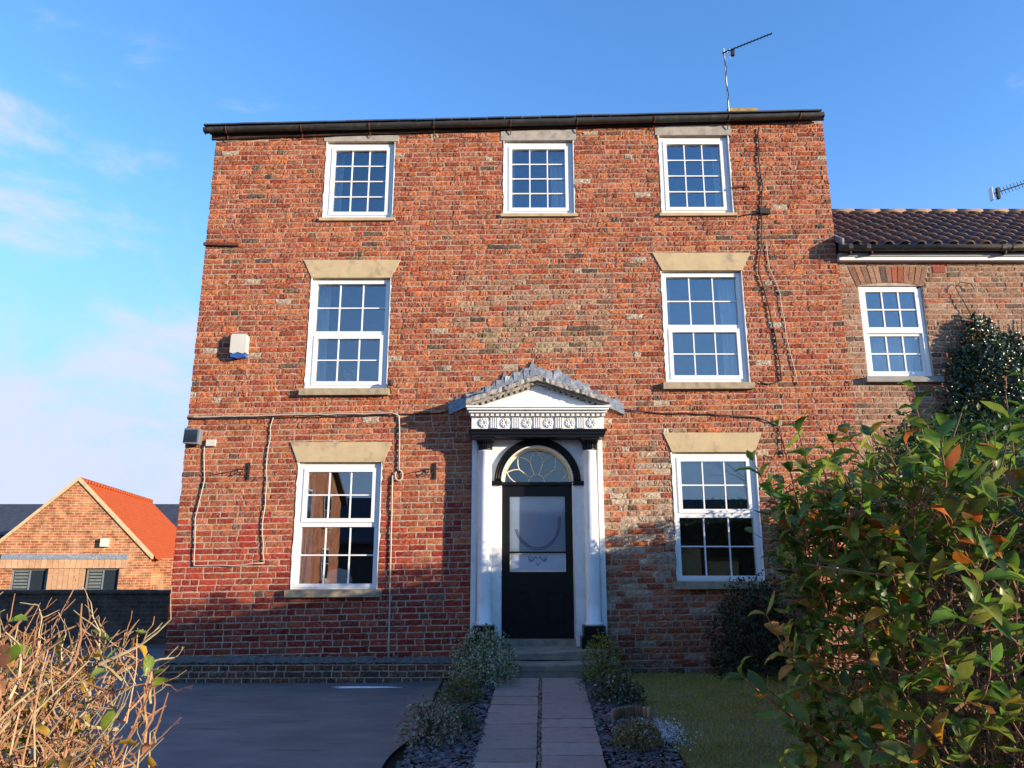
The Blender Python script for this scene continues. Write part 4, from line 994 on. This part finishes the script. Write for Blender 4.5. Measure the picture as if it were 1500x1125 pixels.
for s in (-1, 1):                                                     # stone tabling along the gable
    sx = s * (hw + .12)
    MB().prism([(sx, ez_ - .12), (0, az_), (0, az_ + .17), (sx, ez_ + .06)][::s], -.08, .28).obj('coping', 'stone', barn, local=True)
rl = MB(); n = 64; v = []                                             # pantile slope with its waves
cols_ = 150; rows_ = 24
def slope_tiles(s):
    v = []; 
    for j in range(rows_ * 2 + 1):
        t = (j // 2 + (j % 2) * .98) / rows_ if j < rows_ * 2 else 1
        for i in range(cols_ + 1):
            y_ = .25 + 13.8 * i / cols_; lift = .03 * math.sin(i * math.pi * .5) + (.05 if j % 2 == 0 else 0)
            v.append((s * ((hw + .35) * (1 - t)), y_, ez_ - .22 + (az_ + .12 - ez_ + .1) * t + lift))
    f = [(j * (cols_ + 1) + i, j * (cols_ + 1) + i + 1, (j + 1) * (cols_ + 1) + i + 1, (j + 1) * (cols_ + 1) + i) for j in range(rows_ * 2) for i in range(cols_)]
    return MB().add(v, f).obj('roof_slope', 'orangetile', barn, local=True)
for s in (1, -1): slope_tiles(s)
for i in range(30): MB().tube([(0, .2 + i * .46, az_ + .05), (0, .2 + i * .46 + .45, az_ + .06)], .13, 8).obj('ridge_tile', 'orangetile', barn, True, local=True)
MB().box(bx(28), bx(191), -.16, -.001, bz(819), bz(812)).obj('lead_strip', 'lead', barn, local=True)
def plank(x0, x1, z0, z1, y0):
    c = np.array((.47, .28, .16)) * rng.normal(1, .1); MB().box(x0 + .006, x1 - .006, y0, .12, z0, z1, c).obj('plank', 'timber', barn, local=True)
k = 22
for i in range(k):
    a = bx(27) + (bx(191) - bx(27)) * i / k; b = bx(27) + (bx(191) - bx(27)) * (i + 1) / k; plank(a, b, bz(832), bz(819.3), -.12)
k = 7
for i in range(k):
    a = bx(89) + (bx(136) - bx(89)) * i / k; b = bx(89) + (bx(136) - bx(89)) * (i + 1) / k; plank(a, b, 0, bz(832.2), -.06)
for a, b in ((42, 87), (138, 181)):
    wi = ring(MB(), bx(a), bx(b), .02, bz(832.5), .07, .1, .2).obj('window', 'grey', barn, local=True)
    m_ = (bx(a) + bx(b)) / 2
    for p0, p1 in ((bx(a) + .07, m_ - .03), (m_ + .03, bx(b) - .07)): MB().box(p0, p1, .15, .16, .09, bz(832.5) - .07).obj('pane', 'darkwin', wi, local=True)
    MB().box(m_ - .03, m_ + .03, .11, .19, .09, bz(832.5) - .07).obj('mullion', 'grey', wi, local=True)
    for q in range(14): MB().box(bx(a) + .1, m_ - .06, .135, .146, .15 + q * .14, .15 + q * .14 + .09).obj('slat', mk('slat_grey', (.14, .16, .15), .6, .3) if 'slat' not in M else M['slat'], wi, local=True); M.setdefault('slat', bpy.data.materials.get('slat_grey'))
ob = MB().box(bx(153), bx(163), -.24, -.001, bz(801), bz(789)).obj('wall_box', 'boxwhite', barn, local=True)
MB().box(hw + .01, hw + 2.6, 1.2, 1.5, 0, ez_ - .1).obj('lean_to_wall', 'farbrick', barn, local=True)
sh = thing('slate_roofed_house', 'long low house with dark slate roof behind the barn', 'house', (-28, 38, -1))
v = [(-50, 38, 3.0), (-6, 38, 3.0), (-6, 41.2, 5.15), (-50, 41.2, 5.15), (-6, 44.4, 3.0), (-50, 44.4, 3.0)]
MB().add(v, [(0, 1, 2, 3), (3, 2, 4, 5)]).obj('roof', 'slate', sh)
MB().box(-49.5, -6.5, 38.3, 44, -1, 3.05).obj('wall', 'farbrick', sh)
MB().add([(-49.5, 38.3, 3.05), (-49.5, 44, 3.05), (-49.5, 41.2, 5.0), (-6.5, 38.3, 3.05), (-6.5, 44, 3.05), (-6.5, 41.2, 5.0)], [(0, 2, 1), (3, 4, 5)]).obj('gable', 'farbrick', sh)

# ------------------------------------------------------------------ across the street (seen mirrored in the panes)
op = thing('brick_house', 'orange brick gable mirrored in the ground floor window by the driveway', 'house', (-9, -14, 0))
def gable_house(t, x0, x1, y0, y1, eav, rid, wallm, ridge_x=True, roofm='slate'):
    MB().box(x0, x1, y0, y1, 0, eav).obj('wall', wallm, t)
    if ridge_x:
        ym = (y0 + y1) / 2; o_ = .3
        v = [(x0 - .2, y0 - o_, eav - .15), (x1 + .2, y0 - o_, eav - .15), (x1 + .2, ym, rid), (x0 - .2, ym, rid), (x1 + .2, y1 + o_, eav - .15), (x0 - .2, y1 + o_, eav - .15)]
        MB().add(v + [(a, b, c - .12) for a, b, c in v], [(0, 1, 2, 3), (3, 2, 4, 5), (6, 9, 8, 7), (9, 11, 10, 8), (0, 6, 7, 1), (5, 4, 10, 11), (1, 7, 8, 2), (2, 8, 10, 4), (0, 3, 9, 6), (3, 5, 11, 9)]).obj('roof', roofm, t)
        MB().add([(x0, y0, eav), (x0, y1, eav), (x0, ym, rid - .15), (x1, y0, eav), (x1, y1, eav), (x1, ym, rid - .15)], [(0, 2, 1), (3, 4, 5)]).obj('gable', wallm, t)
gable_house(op, -14, -6.1, -16.6, -10.6, 3.7, 5.4, mk_brickwall('opposite_brick', (.42, .12, .05), (.50, .17, .08), (.36, .25, .17), .24, .08, 'YZ'))
for y_, z_ in ((-14.6, 2.6), (-14.6, .9), (-12.2, 2.6)):
    w = MB().box(-6.1, -6.05, y_ - .4, y_ + .4, z_, z_ + 1.0).obj('window', 'upvc', op)
    for i in (0, 1):
        for j in (0, 1): MB().box(-6.05, -6.04, y_ - .35 + i * .36, y_ - .01 + i * .36, z_ + .05 + j * .46, z_ + .49 + j * .46).obj('pane', 'darkwin', w)
    MB().box(-6.1, -6.0, y_ - .5, y_ + .5, z_ - .1, z_ - .001).obj('sill', 'stone', w)
dk = mk('dark_render', (.07, .06, .055), .9, .1, var=.3, bump=.4); M['dk'] = dk
for i, (x0, x1, e, r_) in enumerate(((-10, -2.6, 2.5, 4.6), (-2.0, 3.4, 2.5, 3.9), (4.0, 15, 2.6, 4.5))):
    t = thing('street_house', ['dark house across the street mirrored right of the orange gable', 'dark low house across the street mirrored in the door glass', 'dark house across the street mirrored behind the leafy hedge'][i], 'house', ((x0 + x1) / 2, -28, 0))
    gable_house(t, x0, x1, -31, -26, e, r_, 'dk')
def bare_tree(base, h, label, seed):
    rg = random.Random(seed); t = thing('bare_tree', label, 'tree', base); tr = MB(); br = MB()
    def grow(p, d, L, r, lev):
        pts = [p]; rr = [r]; q = Vector(p); d = Vector(d)
        for i in range(4):
            d = (d + Vector((rg.gauss(0, .13), rg.gauss(0, .13), rg.gauss(.03, .08)))).normalized(); q = q + d * L / 4; pts.append(tuple(q)); rr.append(r * (1 - .14 * (i + 1)))
        (tr if lev == 0 else br).tube(pts, rr, 6 if lev < 2 else 4, (.05, .04, .03), cap=False)
        if lev < 5:
            for i in range(3 if lev < 4 else 2):
                k = rg.randint(2, 4); dd = (d + Vector((rg.gauss(0, .6), rg.gauss(0, .6), rg.gauss(.1, .35)))).normalized(); grow(pts[k], dd, L * rg.uniform(.6, .8), rr[k] * .62, lev + 1)
    grow(base, (0, 0, 1), h * .32, h * .022, 0); tr.obj('trunk', 'twig', t); br.obj('branches', 'twig', t, kind='stuff')
bare_tree((9.6, -21, 0), 8.5, 'bare tree across the street mirrored in the window behind the hedge', 3)
bare_tree((1.9, -22.5, 0), 5.6, 'small bare tree across the street mirrored in the door glass', 8)

# ------------------------------------------------------------------ hedges
GREEN = [(.06, .13, .02), (.10, .19, .028), (.16, .26, .035), (.24, .30, .045), (.36, .36, .06), (.52, .26, .03), (.42, .13, .02), (.24, .11, .035)]
class Hedge:
    def __init__(s): s.tw = MB(); s.lp = []; s.ld = []; s.lu = []; s.ls = []; s.lc = []
    def twig(s, p, d, L, r, n=5, bend=.16, col=(.25, .15, .09), leaves=None, up=.04, sides=4):
        q = Vector(p); d = Vector(d).normalized(); pts = [tuple(q)]; rr = [r]
        for i in range(n):
            d = (d + Vector((random.gauss(0, bend), random.gauss(0, bend), random.gauss(up, bend)))).normalized(); q = q + d * L / n
            pts.append(tuple(q)); rr.append(r * (1 - .13 * (i + 1) * 5 / n * .8))
        s.tw.tube(pts, [max(x, .0009) for x in rr], sides, np.array(col) * random.uniform(.75, 1.25), cap=True)
        return pts, d
    def leaf(s, p, d, size, c, up=None):
        s.lp.append(p); s.ld.append(tuple(d)); s.ls.append(size); s.lc.append(c); s.lu.append(tuple(up) if up else (random.gauss(0, .35), random.gauss(0, .35), 1))
    def build(s, th, nind, tname, frame):
        s.tw.obj(tname, 'twig', th, kind='stuff')
        P = np.array(s.lp); D = np.array(s.ld); U = np.array(s.lu); Z = np.array(s.ls); C = np.clip(np.array(s.lc), .004, .9)
        rot = frames(D, U); d = P - CP; ax = d[:, 1] * math.cos(R(13.2)) + d[:, 2] * math.sin(R(13.2)); upc = -d[:, 1] * math.sin(R(13.2)) + d[:, 2] * math.cos(R(13.2))
        px = 750 + 1083 * d[:, 0] / np.maximum(ax, .1); py_ = 562.5 - 1083 * upc / np.maximum(ax, .1)
        vis = (px > frame[0]) & (px < frame[1]) & (py_ > frame[2]) & (py_ < frame[3]) & (ax > .3)
        score = np.where(vis, Z / np.maximum(ax, .3), 0); order = np.argsort(-score); ind = [i for i in order[:nind] if score[i] > 0]
        rest = np.ones(len(P), bool); rest[ind] = False
        temps = [leaf_template(.05, .12, .25), leaf_template(.16, .22, .24), leaf_template(.1, .3, .27), leaf_template(-.08, .15, .26)]
        which = rng.integers(4, size=len(P)); mb = MB()
        for k in range(4):
            m = rest & (which == k)
            if m.any(): scatter(mb, *temps[k], P[m], rot[m], Z[m], C[m])
        if mb.v: mb.obj('foliage', 'leaf', th, True, kind='stuff')
        for i in ind:
            me = MB().add(np.array(temps[which[i]][0]) * Z[i], temps[which[i]][1], C[i]).mesh('leaf', M['leaf'], True)
            o = link('leaf', me, th); o.matrix_basis = Matrix.Translation(P[i]) @ Matrix(rot[i].tolist()).to_4x4()
def lcol(w): return pal(1, GREEN, w)[0]
WG = np.array([.22, .24, .2, .14, .08, .06, .03, .03])
# the leafy hedge: stems from the soil, twigs at every level, opposite leaves
H = Hedge()
hedge_r = thing('leafy_hedge', 'leafy green hedge with yellow and orange winter leaves beside the gateway', 'hedge', (2.6, -7.9, 0))
def hx0(z): return .90 - .08 * min(1, max(0, (z - .9) / .8))
def shoot(p, d, L, r, nl, size, w=WG, col=(.22, .11, .06)):
    pts, dd = H.twig(p, d, L, r, 6, .07, col, up=.07)
    a0 = random.uniform(0, 3.14)
    for i in range(nl):
        t = (i + 1) / (nl) * .999; k = min(int(t * 6), 5); q = Vector(pts[k]).lerp(Vector(pts[k + 1]), t * 6 - k); ax = (Vector(pts[k + 1]) - Vector(pts[k])).normalized()
        s1 = ax.orthogonal().normalized(); s1.rotate(Matrix.Rotation(a0 + i * 1.57, 3, ax))
        for s in (-1, 1):
            if random.random() < .13: continue
            d2 = (s1 * s + ax * random.uniform(.35, .9) + Vector((0, 0, random.gauss(-.05, .2)))).normalized()
            H.leaf(tuple(q), d2, size * random.uniform(.7, 1.15) * (1 - .25 * (t > .9)), lcol(w), ax * .8 + Vector((0, 0, .7)))
for i in range(150):                                                  # stems
    x = random.uniform(1.05, 9) if i > 70 else random.uniform(1.05, 2.2); y = random.uniform(-8.25, -7.55)
    H.twig((x, y, .0), (random.gauss(0, .12), random.gauss(0, .12), 1), random.uniform(1.1, 1.6), random.uniform(.006, .012), 8, .09, (.16, .11, .075), sides=6)
def inx(dense): return random.uniform(.8, 2.6) if dense else random.uniform(2.6, 9)
for i in range(3600):                                                 # inner twigs
    dense = i < 2700; x = inx(dense); z = random.uniform(.25, 1.75 if x > 3.6 else 1.5) if not dense else random.uniform(.75, 1.75)
    x = max(x, hx0(z) + random.uniform(0, .2)); y = random.uniform(-8.3, -7.5)
    d = (random.gauss(0, .75), random.gauss(-.15, .7), random.gauss(.55, .5))
    pts, dd = H.twig((x, y, z), d, random.uniform(.1, .28), random.uniform(.0016, .0035), 4, .2, (.20, .125, .08))
    if random.random() < (.62 if z > 1.55 or z < 1.25 else .4):
        for k in (2, 4):
            if random.random() < .55: H.leaf(pts[k], (random.gauss(0, 1), random.gauss(-.3, .8), random.gauss(.2, .6)), random.uniform(.038, .07), lcol(WG))
for i in range(2000):                                                 # leafy shoots on the faces and the top
    dense = i < 1150; x = inx(dense); m = random.random()
    if m < .45: y = random.uniform(-8.42, -8.25); z = random.uniform(.5, 1.45 if 2.4 < x < 3.6 else 1.75); d = (random.gauss(-.1, .5), random.gauss(-.5, .4), random.gauss(.75, .3))
    elif m < .8: y = random.uniform(-8.35, -7.55); z = random.uniform(1.48, 1.70) - (.3 if 2.4 < x < 3.6 else 0); d = (random.gauss(-.05, .3), random.gauss(-.05, .3), 1)
    else: x = random.uniform(.78, .94); y = random.uniform(-8.3, -7.5); z = random.uniform(.35, 1.75); d = (random.gauss(-.55, .35), random.gauss(-.1, .4), random.gauss(.7, .3))
    x = max(x, hx0(z))
    if 1.3 < z < 1.6 and m < .45 and random.random() < .45: continue
    shoot((x, y, z), d, random.uniform(.07, .2), random.uniform(.0016, .0026), random.choice((2, 2, 3, 3, 4)), random.uniform(.05, .08))
for (x, y, z, dx, dz, L, nl) in ((.80, -7.9, 1.45, -.33, 1, .50, 8), (.84, -8.0, 1.4, -.22, 1, .52, 8), (.90, -7.85, 1.5, -.12, 1, .46, 7), (.86, -7.7, 1.5, -.30, 1, .42, 7), (.95, -7.95, 1.55, -.5, 1, .36, 6), (.74, -8.0, 1.18, -.9, .55, .26, 4), (.73, -8.05, 1.3, -.8, .5, .22, 4), (.75, -8.1, 1.02, -.8, .5, .22, 4),
                                 (1.25, -8.0, 1.7, .05, 1, .38, 6), (1.42, -7.9, 1.7, .1, 1, .42, 7), (1.5, -8.05, 1.68, -.1, 1, .36, 6), (1.62, -7.9, 1.7, .05, 1, .40, 7), (1.33, -8.15, 1.66, .1, 1, .30, 5), (1.1, -8.0, 1.66, .05, 1, .28, 5), (1.2, -7.8, 1.72, -.1, 1, .36, 6), (1.8, -7.9, 1.7, .1, 1, .4, 7), (1.02, -8.1, 1.62, .1, 1, .22, 4)):
    shoot((x, y, z), (dx, random.gauss(0, .1), dz), L, .0032, nl, .078, col=(.30, .12, .06), w=np.array([.24, .26, .26, .14, .05, .03, .01, .01]))
H.build(hedge_r, 300, 'stems', (1050, 1500, 540, 1125))
# the pruned hedge: mostly bare sunlit twigs with a few leaves
H = Hedge()
hedge_l = thing('pruned_hedge', 'pruned hedge of bare tan twigs with a few yellow leaves beside the driveway', 'hedge', (-1.9, -8.0, 0))
TAN = (.30, .155, .08)
for i in range(90):
    x = random.uniform(-2.9, -1.15); y = random.uniform(-8.3, -7.6); H.twig((x, y, 0), (random.gauss(.03, .08), random.gauss(0, .08), 1), random.uniform(.95, 1.2), random.uniform(.006, .012), 7, .09, (.3, .2, .11), sides=6)
for i in range(1700):
    dense = i < 1400; x = random.uniform(-1.75, -.98) if dense else random.uniform(-2.9, -1.7); z = random.uniform(.80, 1.34) if dense else random.uniform(.3, 1.3); y = random.uniform(-8.35, -7.6)
    if z > 1.05: x -= .16 * random.random() * (z - 1.05) / .3
    d = (random.gauss(.2, .75), random.gauss(-.1, .6), random.gauss(.75, .5))
    tcol = TAN if random.random() < .7 else (.34, .27, .15)
    pts, dd = H.twig((x, y, z), d, random.uniform(.06, .2), random.uniform(.0022, .0048), 4, .24, tcol, up=.06)
    for k in (1, 2, 3, 4):
        if random.random() < .62:
            p2, d2 = H.twig(pts[k], dd * .6 + Vector((random.gauss(0, .7), random.gauss(0, .6), random.gauss(.35, .4))), random.uniform(.02, .1), random.uniform(.0012, .002), 3, .16, tcol)
            if random.random() < .4: H.twig(p2[2], d2 + Vector((random.gauss(0, .8), random.gauss(0, .6), random.gauss(.3, .4))), random.uniform(.012, .045), .0011, 2, .1, tcol)
    if random.random() < .33: H.leaf(pts[4], (random.gauss(0, .8), random.gauss(-.3, .6), random.gauss(.2, .7)), random.uniform(.042, .068), pal(1, [(.15, .24, .03), (.30, .32, .05), (.50, .30, .04), (.36, .17, .10), (.20, .28, .05), (.55, .36, .03)])[0])
for i in range(5):                                                    # the odd long shoots
    x = random.uniform(-1.12, -.98); H.twig((x, random.uniform(-8.2, -7.8), random.uniform(1.0, 1.3)), (random.gauss(.35, .3), 0, 1), random.uniform(.2, .3), .0026, 5, .07, (.4, .22, .12))
H.build(hedge_l, 120, 'twigs', (0, 320, 840, 1125))

# dense clipped hedge on the boundary: its top throws the shade over the garden and the wall's foot
def dense_mass(name, label, cat, loc, N, sampler, size, cols, p, mat='small_leaf', temp=SLEAF, out=.5, core=None, kindn='foliage'):
    t = thing(name, label, cat, loc); P, Nn = sampler(N)
    D = Nn * out + unit(N); rot = frames(D, Nn + unit(N) * .5); mb = MB()
    scatter(mb, *temp, P, rot, rng.uniform(size[0], size[1], N), pal(N, cols, p)); mb.obj(kindn, mat, t, True, kind='stuff')
    return t
HA, HB = np.array((4.30, -.35)), np.array((1.76, -7.1)); hd = (HB - HA) / np.linalg.norm(HB - HA); hn = np.array((-hd[1], hd[0]))    # hn points away from the garden
if hn[0] < 0: hn = -hn
HL = np.linalg.norm(HB - HA)
def clip_s(N):
    u = rng.uniform(0, HL, N); face = rng.random(N); w = np.where(face < .42, rng.normal(0, .03, N), rng.uniform(0, .75, N)); top = 2.33 + .04 * np.sin(u * 3.1) + .04 * np.sin(u * 7.3 + 1) + .03 * np.sin(u * 17) - .6 * np.clip((u - 5.2) / 1.6, 0, 1); z = np.where(face < .42, rng.uniform(.1, 1, N) * top, top + rng.normal(0, .08, N))
    m = face > .8; w = np.where(m, .75 + rng.normal(0, .03, N), w); z = np.where(m, rng.uniform(.1, 1, N) * top, z)
    e = rng.random(N) < .1; u = np.where(e, HL + rng.normal(0, .03, N), u); z = np.where(e, rng.uniform(.1, 1.65, N), z)
    xy = HA[None] + hd[None] * u[:, None] + hn[None] * w[:, None]
    nn = np.where((face < .42)[:, None], np.array([-hn[0], -hn[1], .2]), np.array([0, 0, 1.])); nn = np.where(m[:, None], np.array([hn[0], hn[1], .2]), nn)
    return np.stack([xy[:, 0], xy[:, 1], z], 1), nn
ch_ = dense_mass('clipped_hedge', 'clipped dark green hedge between the lawn and the wing', 'hedge', (3.4, -3, 0), 30000, clip_s, (.03, .055), [(.035, .075, .015), (.055, .11, .02), (.09, .15, .03), (.02, .045, .012)], [.4, .3, .15, .15])
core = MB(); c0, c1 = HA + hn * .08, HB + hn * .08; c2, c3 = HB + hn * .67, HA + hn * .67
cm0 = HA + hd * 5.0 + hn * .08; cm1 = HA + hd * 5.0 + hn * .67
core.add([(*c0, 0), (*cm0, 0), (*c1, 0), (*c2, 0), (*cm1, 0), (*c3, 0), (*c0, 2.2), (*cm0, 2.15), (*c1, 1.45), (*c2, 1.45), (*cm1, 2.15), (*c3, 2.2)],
         [(0, 1, 4, 5), (1, 2, 3, 4), (6, 11, 10, 7), (7, 10, 9, 8), (0, 6, 7, 1), (1, 7, 8, 2), (2, 8, 9, 3), (3, 9, 10, 4), (4, 10, 11, 5), (5, 11, 6, 0)], (.02, .018, .012)); core.obj('shade_core', 'twig', ch_)  # solid dark block added inside the leaves, sized to hold back the sun
# climber on the wing
def ivy_s(N):
    x = rng.uniform(5.75, 8.6, N); top = 4.55 + .25 * np.sin(x * 4.1) + .12 * np.sin(x * 11) ; left = 5.75
    z = 1.0 + (top - 1.0) * rng.random(N) ** .75
    bul = .10 + .42 * np.clip((x - 5.7) / .9, 0, 1) * np.clip((top - z) / .7, .12, 1)
    keep = (x > 5.95 - .35 * np.clip((4.0 - z), 0, 1.2) + .25 * np.clip(z - 4.0, 0, 1) + rng.normal(0, .05, N))
    x = np.where(keep, x, x + .6); y = .02 - bul * (1 - rng.random(N) ** 2.2)
    return np.stack([x, y, z], 1), np.tile([-.15, -1, .35], (N, 1))
iv = dense_mass('climber', 'dark glossy climber covering the wing wall beside the arched window', 'plant', (7, 0, .1), 17000, ivy_s, (.045, .085), [(.018, .042, .014), (.03, .06, .018), (.05, .085, .025), (.012, .025, .012)], [.4, .3, .12, .18], 'gloss_leaf', LEAF)
st_ = MB()
for i in range(26):
    x = rng.uniform(6.0, 8.4); st_.tube([(x + rng.normal(0, .05), -.02, z) for z in np.linspace(.05, rng.uniform(4.4, 4.95), 9)], .007, 4, (.12, .09, .06))
st_.tube([(6.42, -.02, 4.6), (6.40, -.03, 4.9), (6.3, -.03, 5.15), (6.24, -.03, 5.3), (6.32, -.03, 5.38), (6.46, -.03, 5.36), (6.5, -.03, 5.28), (6.4, -.03, 5.26)], .006, 4, (.08, .06, .04))
st_.obj('stems', 'twig', iv)

# ------------------------------------------------------------------ shrubs in the beds
def ball_s(c, r, sq=1.0):
    c = np.array(c); r = np.array(r)
    def s(N):
        d = unit(N); d[:, 2] = np.abs(d[:, 2]) * 1.0 - .18 * rng.random(N); k = (rng.random(N) ** .33); k = np.where(rng.random(N) < .55, rng.uniform(.85, 1.0, N), k)
        lump = 1 + .16 * np.sin(d[:, 0] * 7 + c[0] * 9) * np.sin(d[:, 2] * 6 + d[:, 1] * 5 + c[1] * 3) + .08 * np.sin(d[:, 1] * 15 + d[:, 0] * 11)
        return c + d * r * (k * lump)[:, None], d
    return s
VAR = [(.42, .44, .30), (.30, .36, .17), (.10, .16, .05), (.06, .10, .03), (.55, .55, .42)]
def shrub(name, label, c, r, N, size, cols, p, stems=14):
    c = (c[0], c[1], gz(c[0], c[1]) + .03); t = dense_mass(name, label, 'shrub', c, N, ball_s((c[0], c[1], c[2] + r[2] * .12), r), size, cols, p, out=.8)
    s = MB()
    for i in range(stems):
        d = unit(1)[0]; s.tube([c, (c[0] + d[0] * r[0] * .4, c[1] + d[1] * r[1] * .4, c[2] + r[2] * .5), (c[0] + d[0] * r[0] * .8, c[1] + d[1] * r[1] * .8, c[2] + r[2] * (.7 + .25 * abs(d[2])))], [.007, .005, .002], 4, (.12, .09, .06))
    s.obj('stems', 'twig', t); return t
shrub('shrub', 'large rounded cream variegated shrub beside the door steps', (-.33, -1.0, 0), (.38, .34, .56), 3600, (.022, .04), VAR, [.28, .26, .2, .16, .1])
shrub('shrub', 'small olive green shrub at the foot of the large variegated shrub', (-.50, -1.85, 0), (.21, .2, .22), 1300, (.018, .032), [(.16, .15, .04), (.08, .10, .025), (.22, .18, .05)], [.4, .4, .2])
shrub('shrub', 'straggly pale variegated shrub between driveway and flagstone path', (-.66, -3.3, 0), (.27, .25, .34), 1500, (.018, .034), [(.40, .37, .26), (.28, .28, .15), (.13, .14, .06), (.26, .17, .11)], [.32, .3, .22, .16], 26)
shrub('shrub', 'low dark green shrub beside the straggly variegated shrub', (-.43, -3.0, 0), (.14, .16, .2), 600, (.018, .03), [(.06, .10, .02), (.10, .13, .03)], [.6, .4])
shrub('shrub', 'yellow green shrub standing at the end of the door steps', (1.02, -.95, 0), (.24, .22, .52), 1500, (.02, .036), [(.26, .27, .04), (.15, .19, .03), (.08, .12, .02), (.34, .27, .05)], [.34, .34, .2, .12])
shrub('shrub', 'dark variegated mound below the yellow green shrub', (1.07, -1.85, 0), (.26, .24, .24), 1500, (.024, .042), [(.05, .075, .03), (.09, .11, .05), (.32, .34, .24)], [.5, .3, .2])
shrub('heather', 'tawny green heather by the flagstones and frosty grass', (1.0, -3.45, 0), (.21, .19, .19), 1500, (.016, .03), [(.26, .22, .07), (.16, .16, .05), (.30, .20, .09)], [.4, .4, .2])
shrub('shrub', 'dark rounded evergreen shrub under the ground floor window behind the hedge', (2.95, -.45, 0), (.52, .36, 1.05), 5200, (.03, .055), [(.02, .035, .016), (.035, .055, .022), (.05, .07, .03)], [.5, .35, .15], 30)
# log edging
t = thing('log_edging', 'short roll of upright log edging beside the dark variegated mound', 'edging', (1.1, -2.5, gz(1.1, -2.5)))
for i in range(11):
    a = i / 10; x = .92 + .34 * a; y = -2.62 + .16 * math.sin(a * 2.6); z = gz(x, y); MB().lathe([(.019, z - .03), (.02, z + .11 + rng.normal(0, .006)), (.014, z + .122)], x, y, 8, pal(1, [(.30, .19, .10), (.2, .13, .07)])[0]).obj('log', 'timber', t, True)
# slate chippings on the beds
mb = MB(); N = 5200
CH = ([(-.5, -.35, 0), (.45, -.5, .02), (.55, .3, 0), (-.2, .5, .03), (-.45, -.3, .14), (.4, -.42, .16), (.5, .25, .13), (-.2, .42, .17)], [(4, 5, 6, 7), (0, 1, 5, 4), (1, 2, 6, 5), (2, 3, 7, 6), (3, 0, 4, 7)])
sx = np.where(rng.random(N) < .55, rng.uniform(-.84, -.26, N), rng.uniform(.72, 1.26, N)); sy = rng.uniform(-4.3, -.3, N)
sx = np.where(sx < 0, sx + (sy + 3.87) * .02, sx); sz = np.array([gz(a, b) for a, b in zip(sx, sy)]) + .02 + rng.random(N) * .014
dv = unit(N); dv[:, 2] *= .35; upv = np.tile([0, 0, 1.], (N, 1)) + unit(N) * .45
scatter(mb, *CH, np.stack([sx, sy, sz], 1), frames(dv, upv), rng.uniform(.02, .058, N), pal(N, [(.07, .075, .09), (.10, .105, .12), (.045, .045, .055), (.14, .13, .13)]))
o = mb.obj('slate_chippings', 'chip', kind='stuff'); tag(o, 'dark slate chippings spread over the beds either side of the path', 'chippings')
# frost on the grass edge, thawing ice on the drive
def patch(name, cx, cy, rx, ry, h, label, cat, seed):
    n = 40; v = [(cx, cy, gz(cx, cy) + .006 + h)]; rg = random.Random(seed)
    ph = [rg.uniform(0, 6) for _ in range(4)]
    for k, q in ((.6, .9), (1, 0)):
        for i in range(n):
            a = 2 * math.pi * i / n; rr = k * (1 + .25 * math.sin(3 * a + ph[0]) + .18 * math.sin(5 * a + ph[1]) + .12 * math.sin(9 * a + ph[2])); x, y = cx + rx * rr * math.cos(a), cy + ry * rr * math.sin(a); v.append((x, y, gz(x, y) + .006 + h * q))
    f = [(0, 1 + i, 1 + (i + 1) % n) for i in range(n)] + [(1 + i, 1 + n + i, 1 + n + (i + 1) % n, 1 + (i + 1) % n) for i in range(n)]
    return tag(MB().add(v, f).obj(name, 'frost', smooth=True), label, cat)
patch('ice_patch', -1.78, -.42, .34, .045, .012, 'thin white strip of ice left on the driveway near the plinth', 'ice', 4)
mb = MB(); N = 1500; sx = rng.normal(1.22, .13, N); sy = rng.normal(-2.98, .22, N)
scatter(mb, *ROCK, np.stack([sx, sy, [gz(a, b) + .03 for a, b in zip(sx, sy)]], 1), frames(unit(N), unit(N)), rng.uniform(.006, .016, N), pal(N, [(.62, .64, .66), (.45, .46, .46)]))
tag(mb.obj('frost_crumbs', 'chip', kind='stuff'), 'pale frost crumbs scattered over the lawn edge by the heather', 'frost')
# grass
mb = MB(); N = 46000; sx = 1.26 + 2.75 * rng.random(N); sy = -.12 - 4.3 * rng.random(N) ** 1.0
frost = np.clip(.5 + .5 * np.sin(sx * 2.1 + sy * 1.3) * np.sin(sy * 2.7 - sx), 0, 1) * np.clip((-sy - .8) / 1.6, 0, 1)
cg = pal(N, [(.30, .28, .045), (.40, .36, .06), (.48, .40, .12), (.23, .23, .04)]); m = (rng.random(N) < frost * .55)[:, None]; cg = np.where(m, np.array((.34, .37, .33)) * rng.normal(1, .15, (N, 1)), cg)
dv = unit(N) * [1, 1, 0] * .8 + [0, 0, 1.]; sz = np.array([gz(a, b) for a, b in zip(sx, sy)]) + .004
scatter(mb, [(-.10, 0, 0), (.10, 0, 0), (.02, 1, .12)], [(0, 1, 2)], np.stack([sx, sy, sz], 1), frames(dv, unit(N)), rng.uniform(.014, .034, N), cg)
tag(mb.obj('grass', 'grass', kind='stuff'), 'short frosted grass of the front lawn', 'grass')

GROUPS = {'curtain': 'curtains behind the window panes', 'wall_cable': 'cables fixed along the brick wall', 'shrub': 'shrubs planted round the front door', 'wall_hook': 'iron hooks on the brick wall',
          'cardboard_box': 'cartons inside the ground floor window', 'street_house': 'houses across the street', 'bare_tree': 'bare trees across the street', 'tv_aerial': 'television aerials on the roofs'}
for o in scene.objects:
    if o.parent is None and 'label' in o and o.name.split('.')[0] in GROUPS: o['group'] = GROUPS[o.name.split('.')[0]]
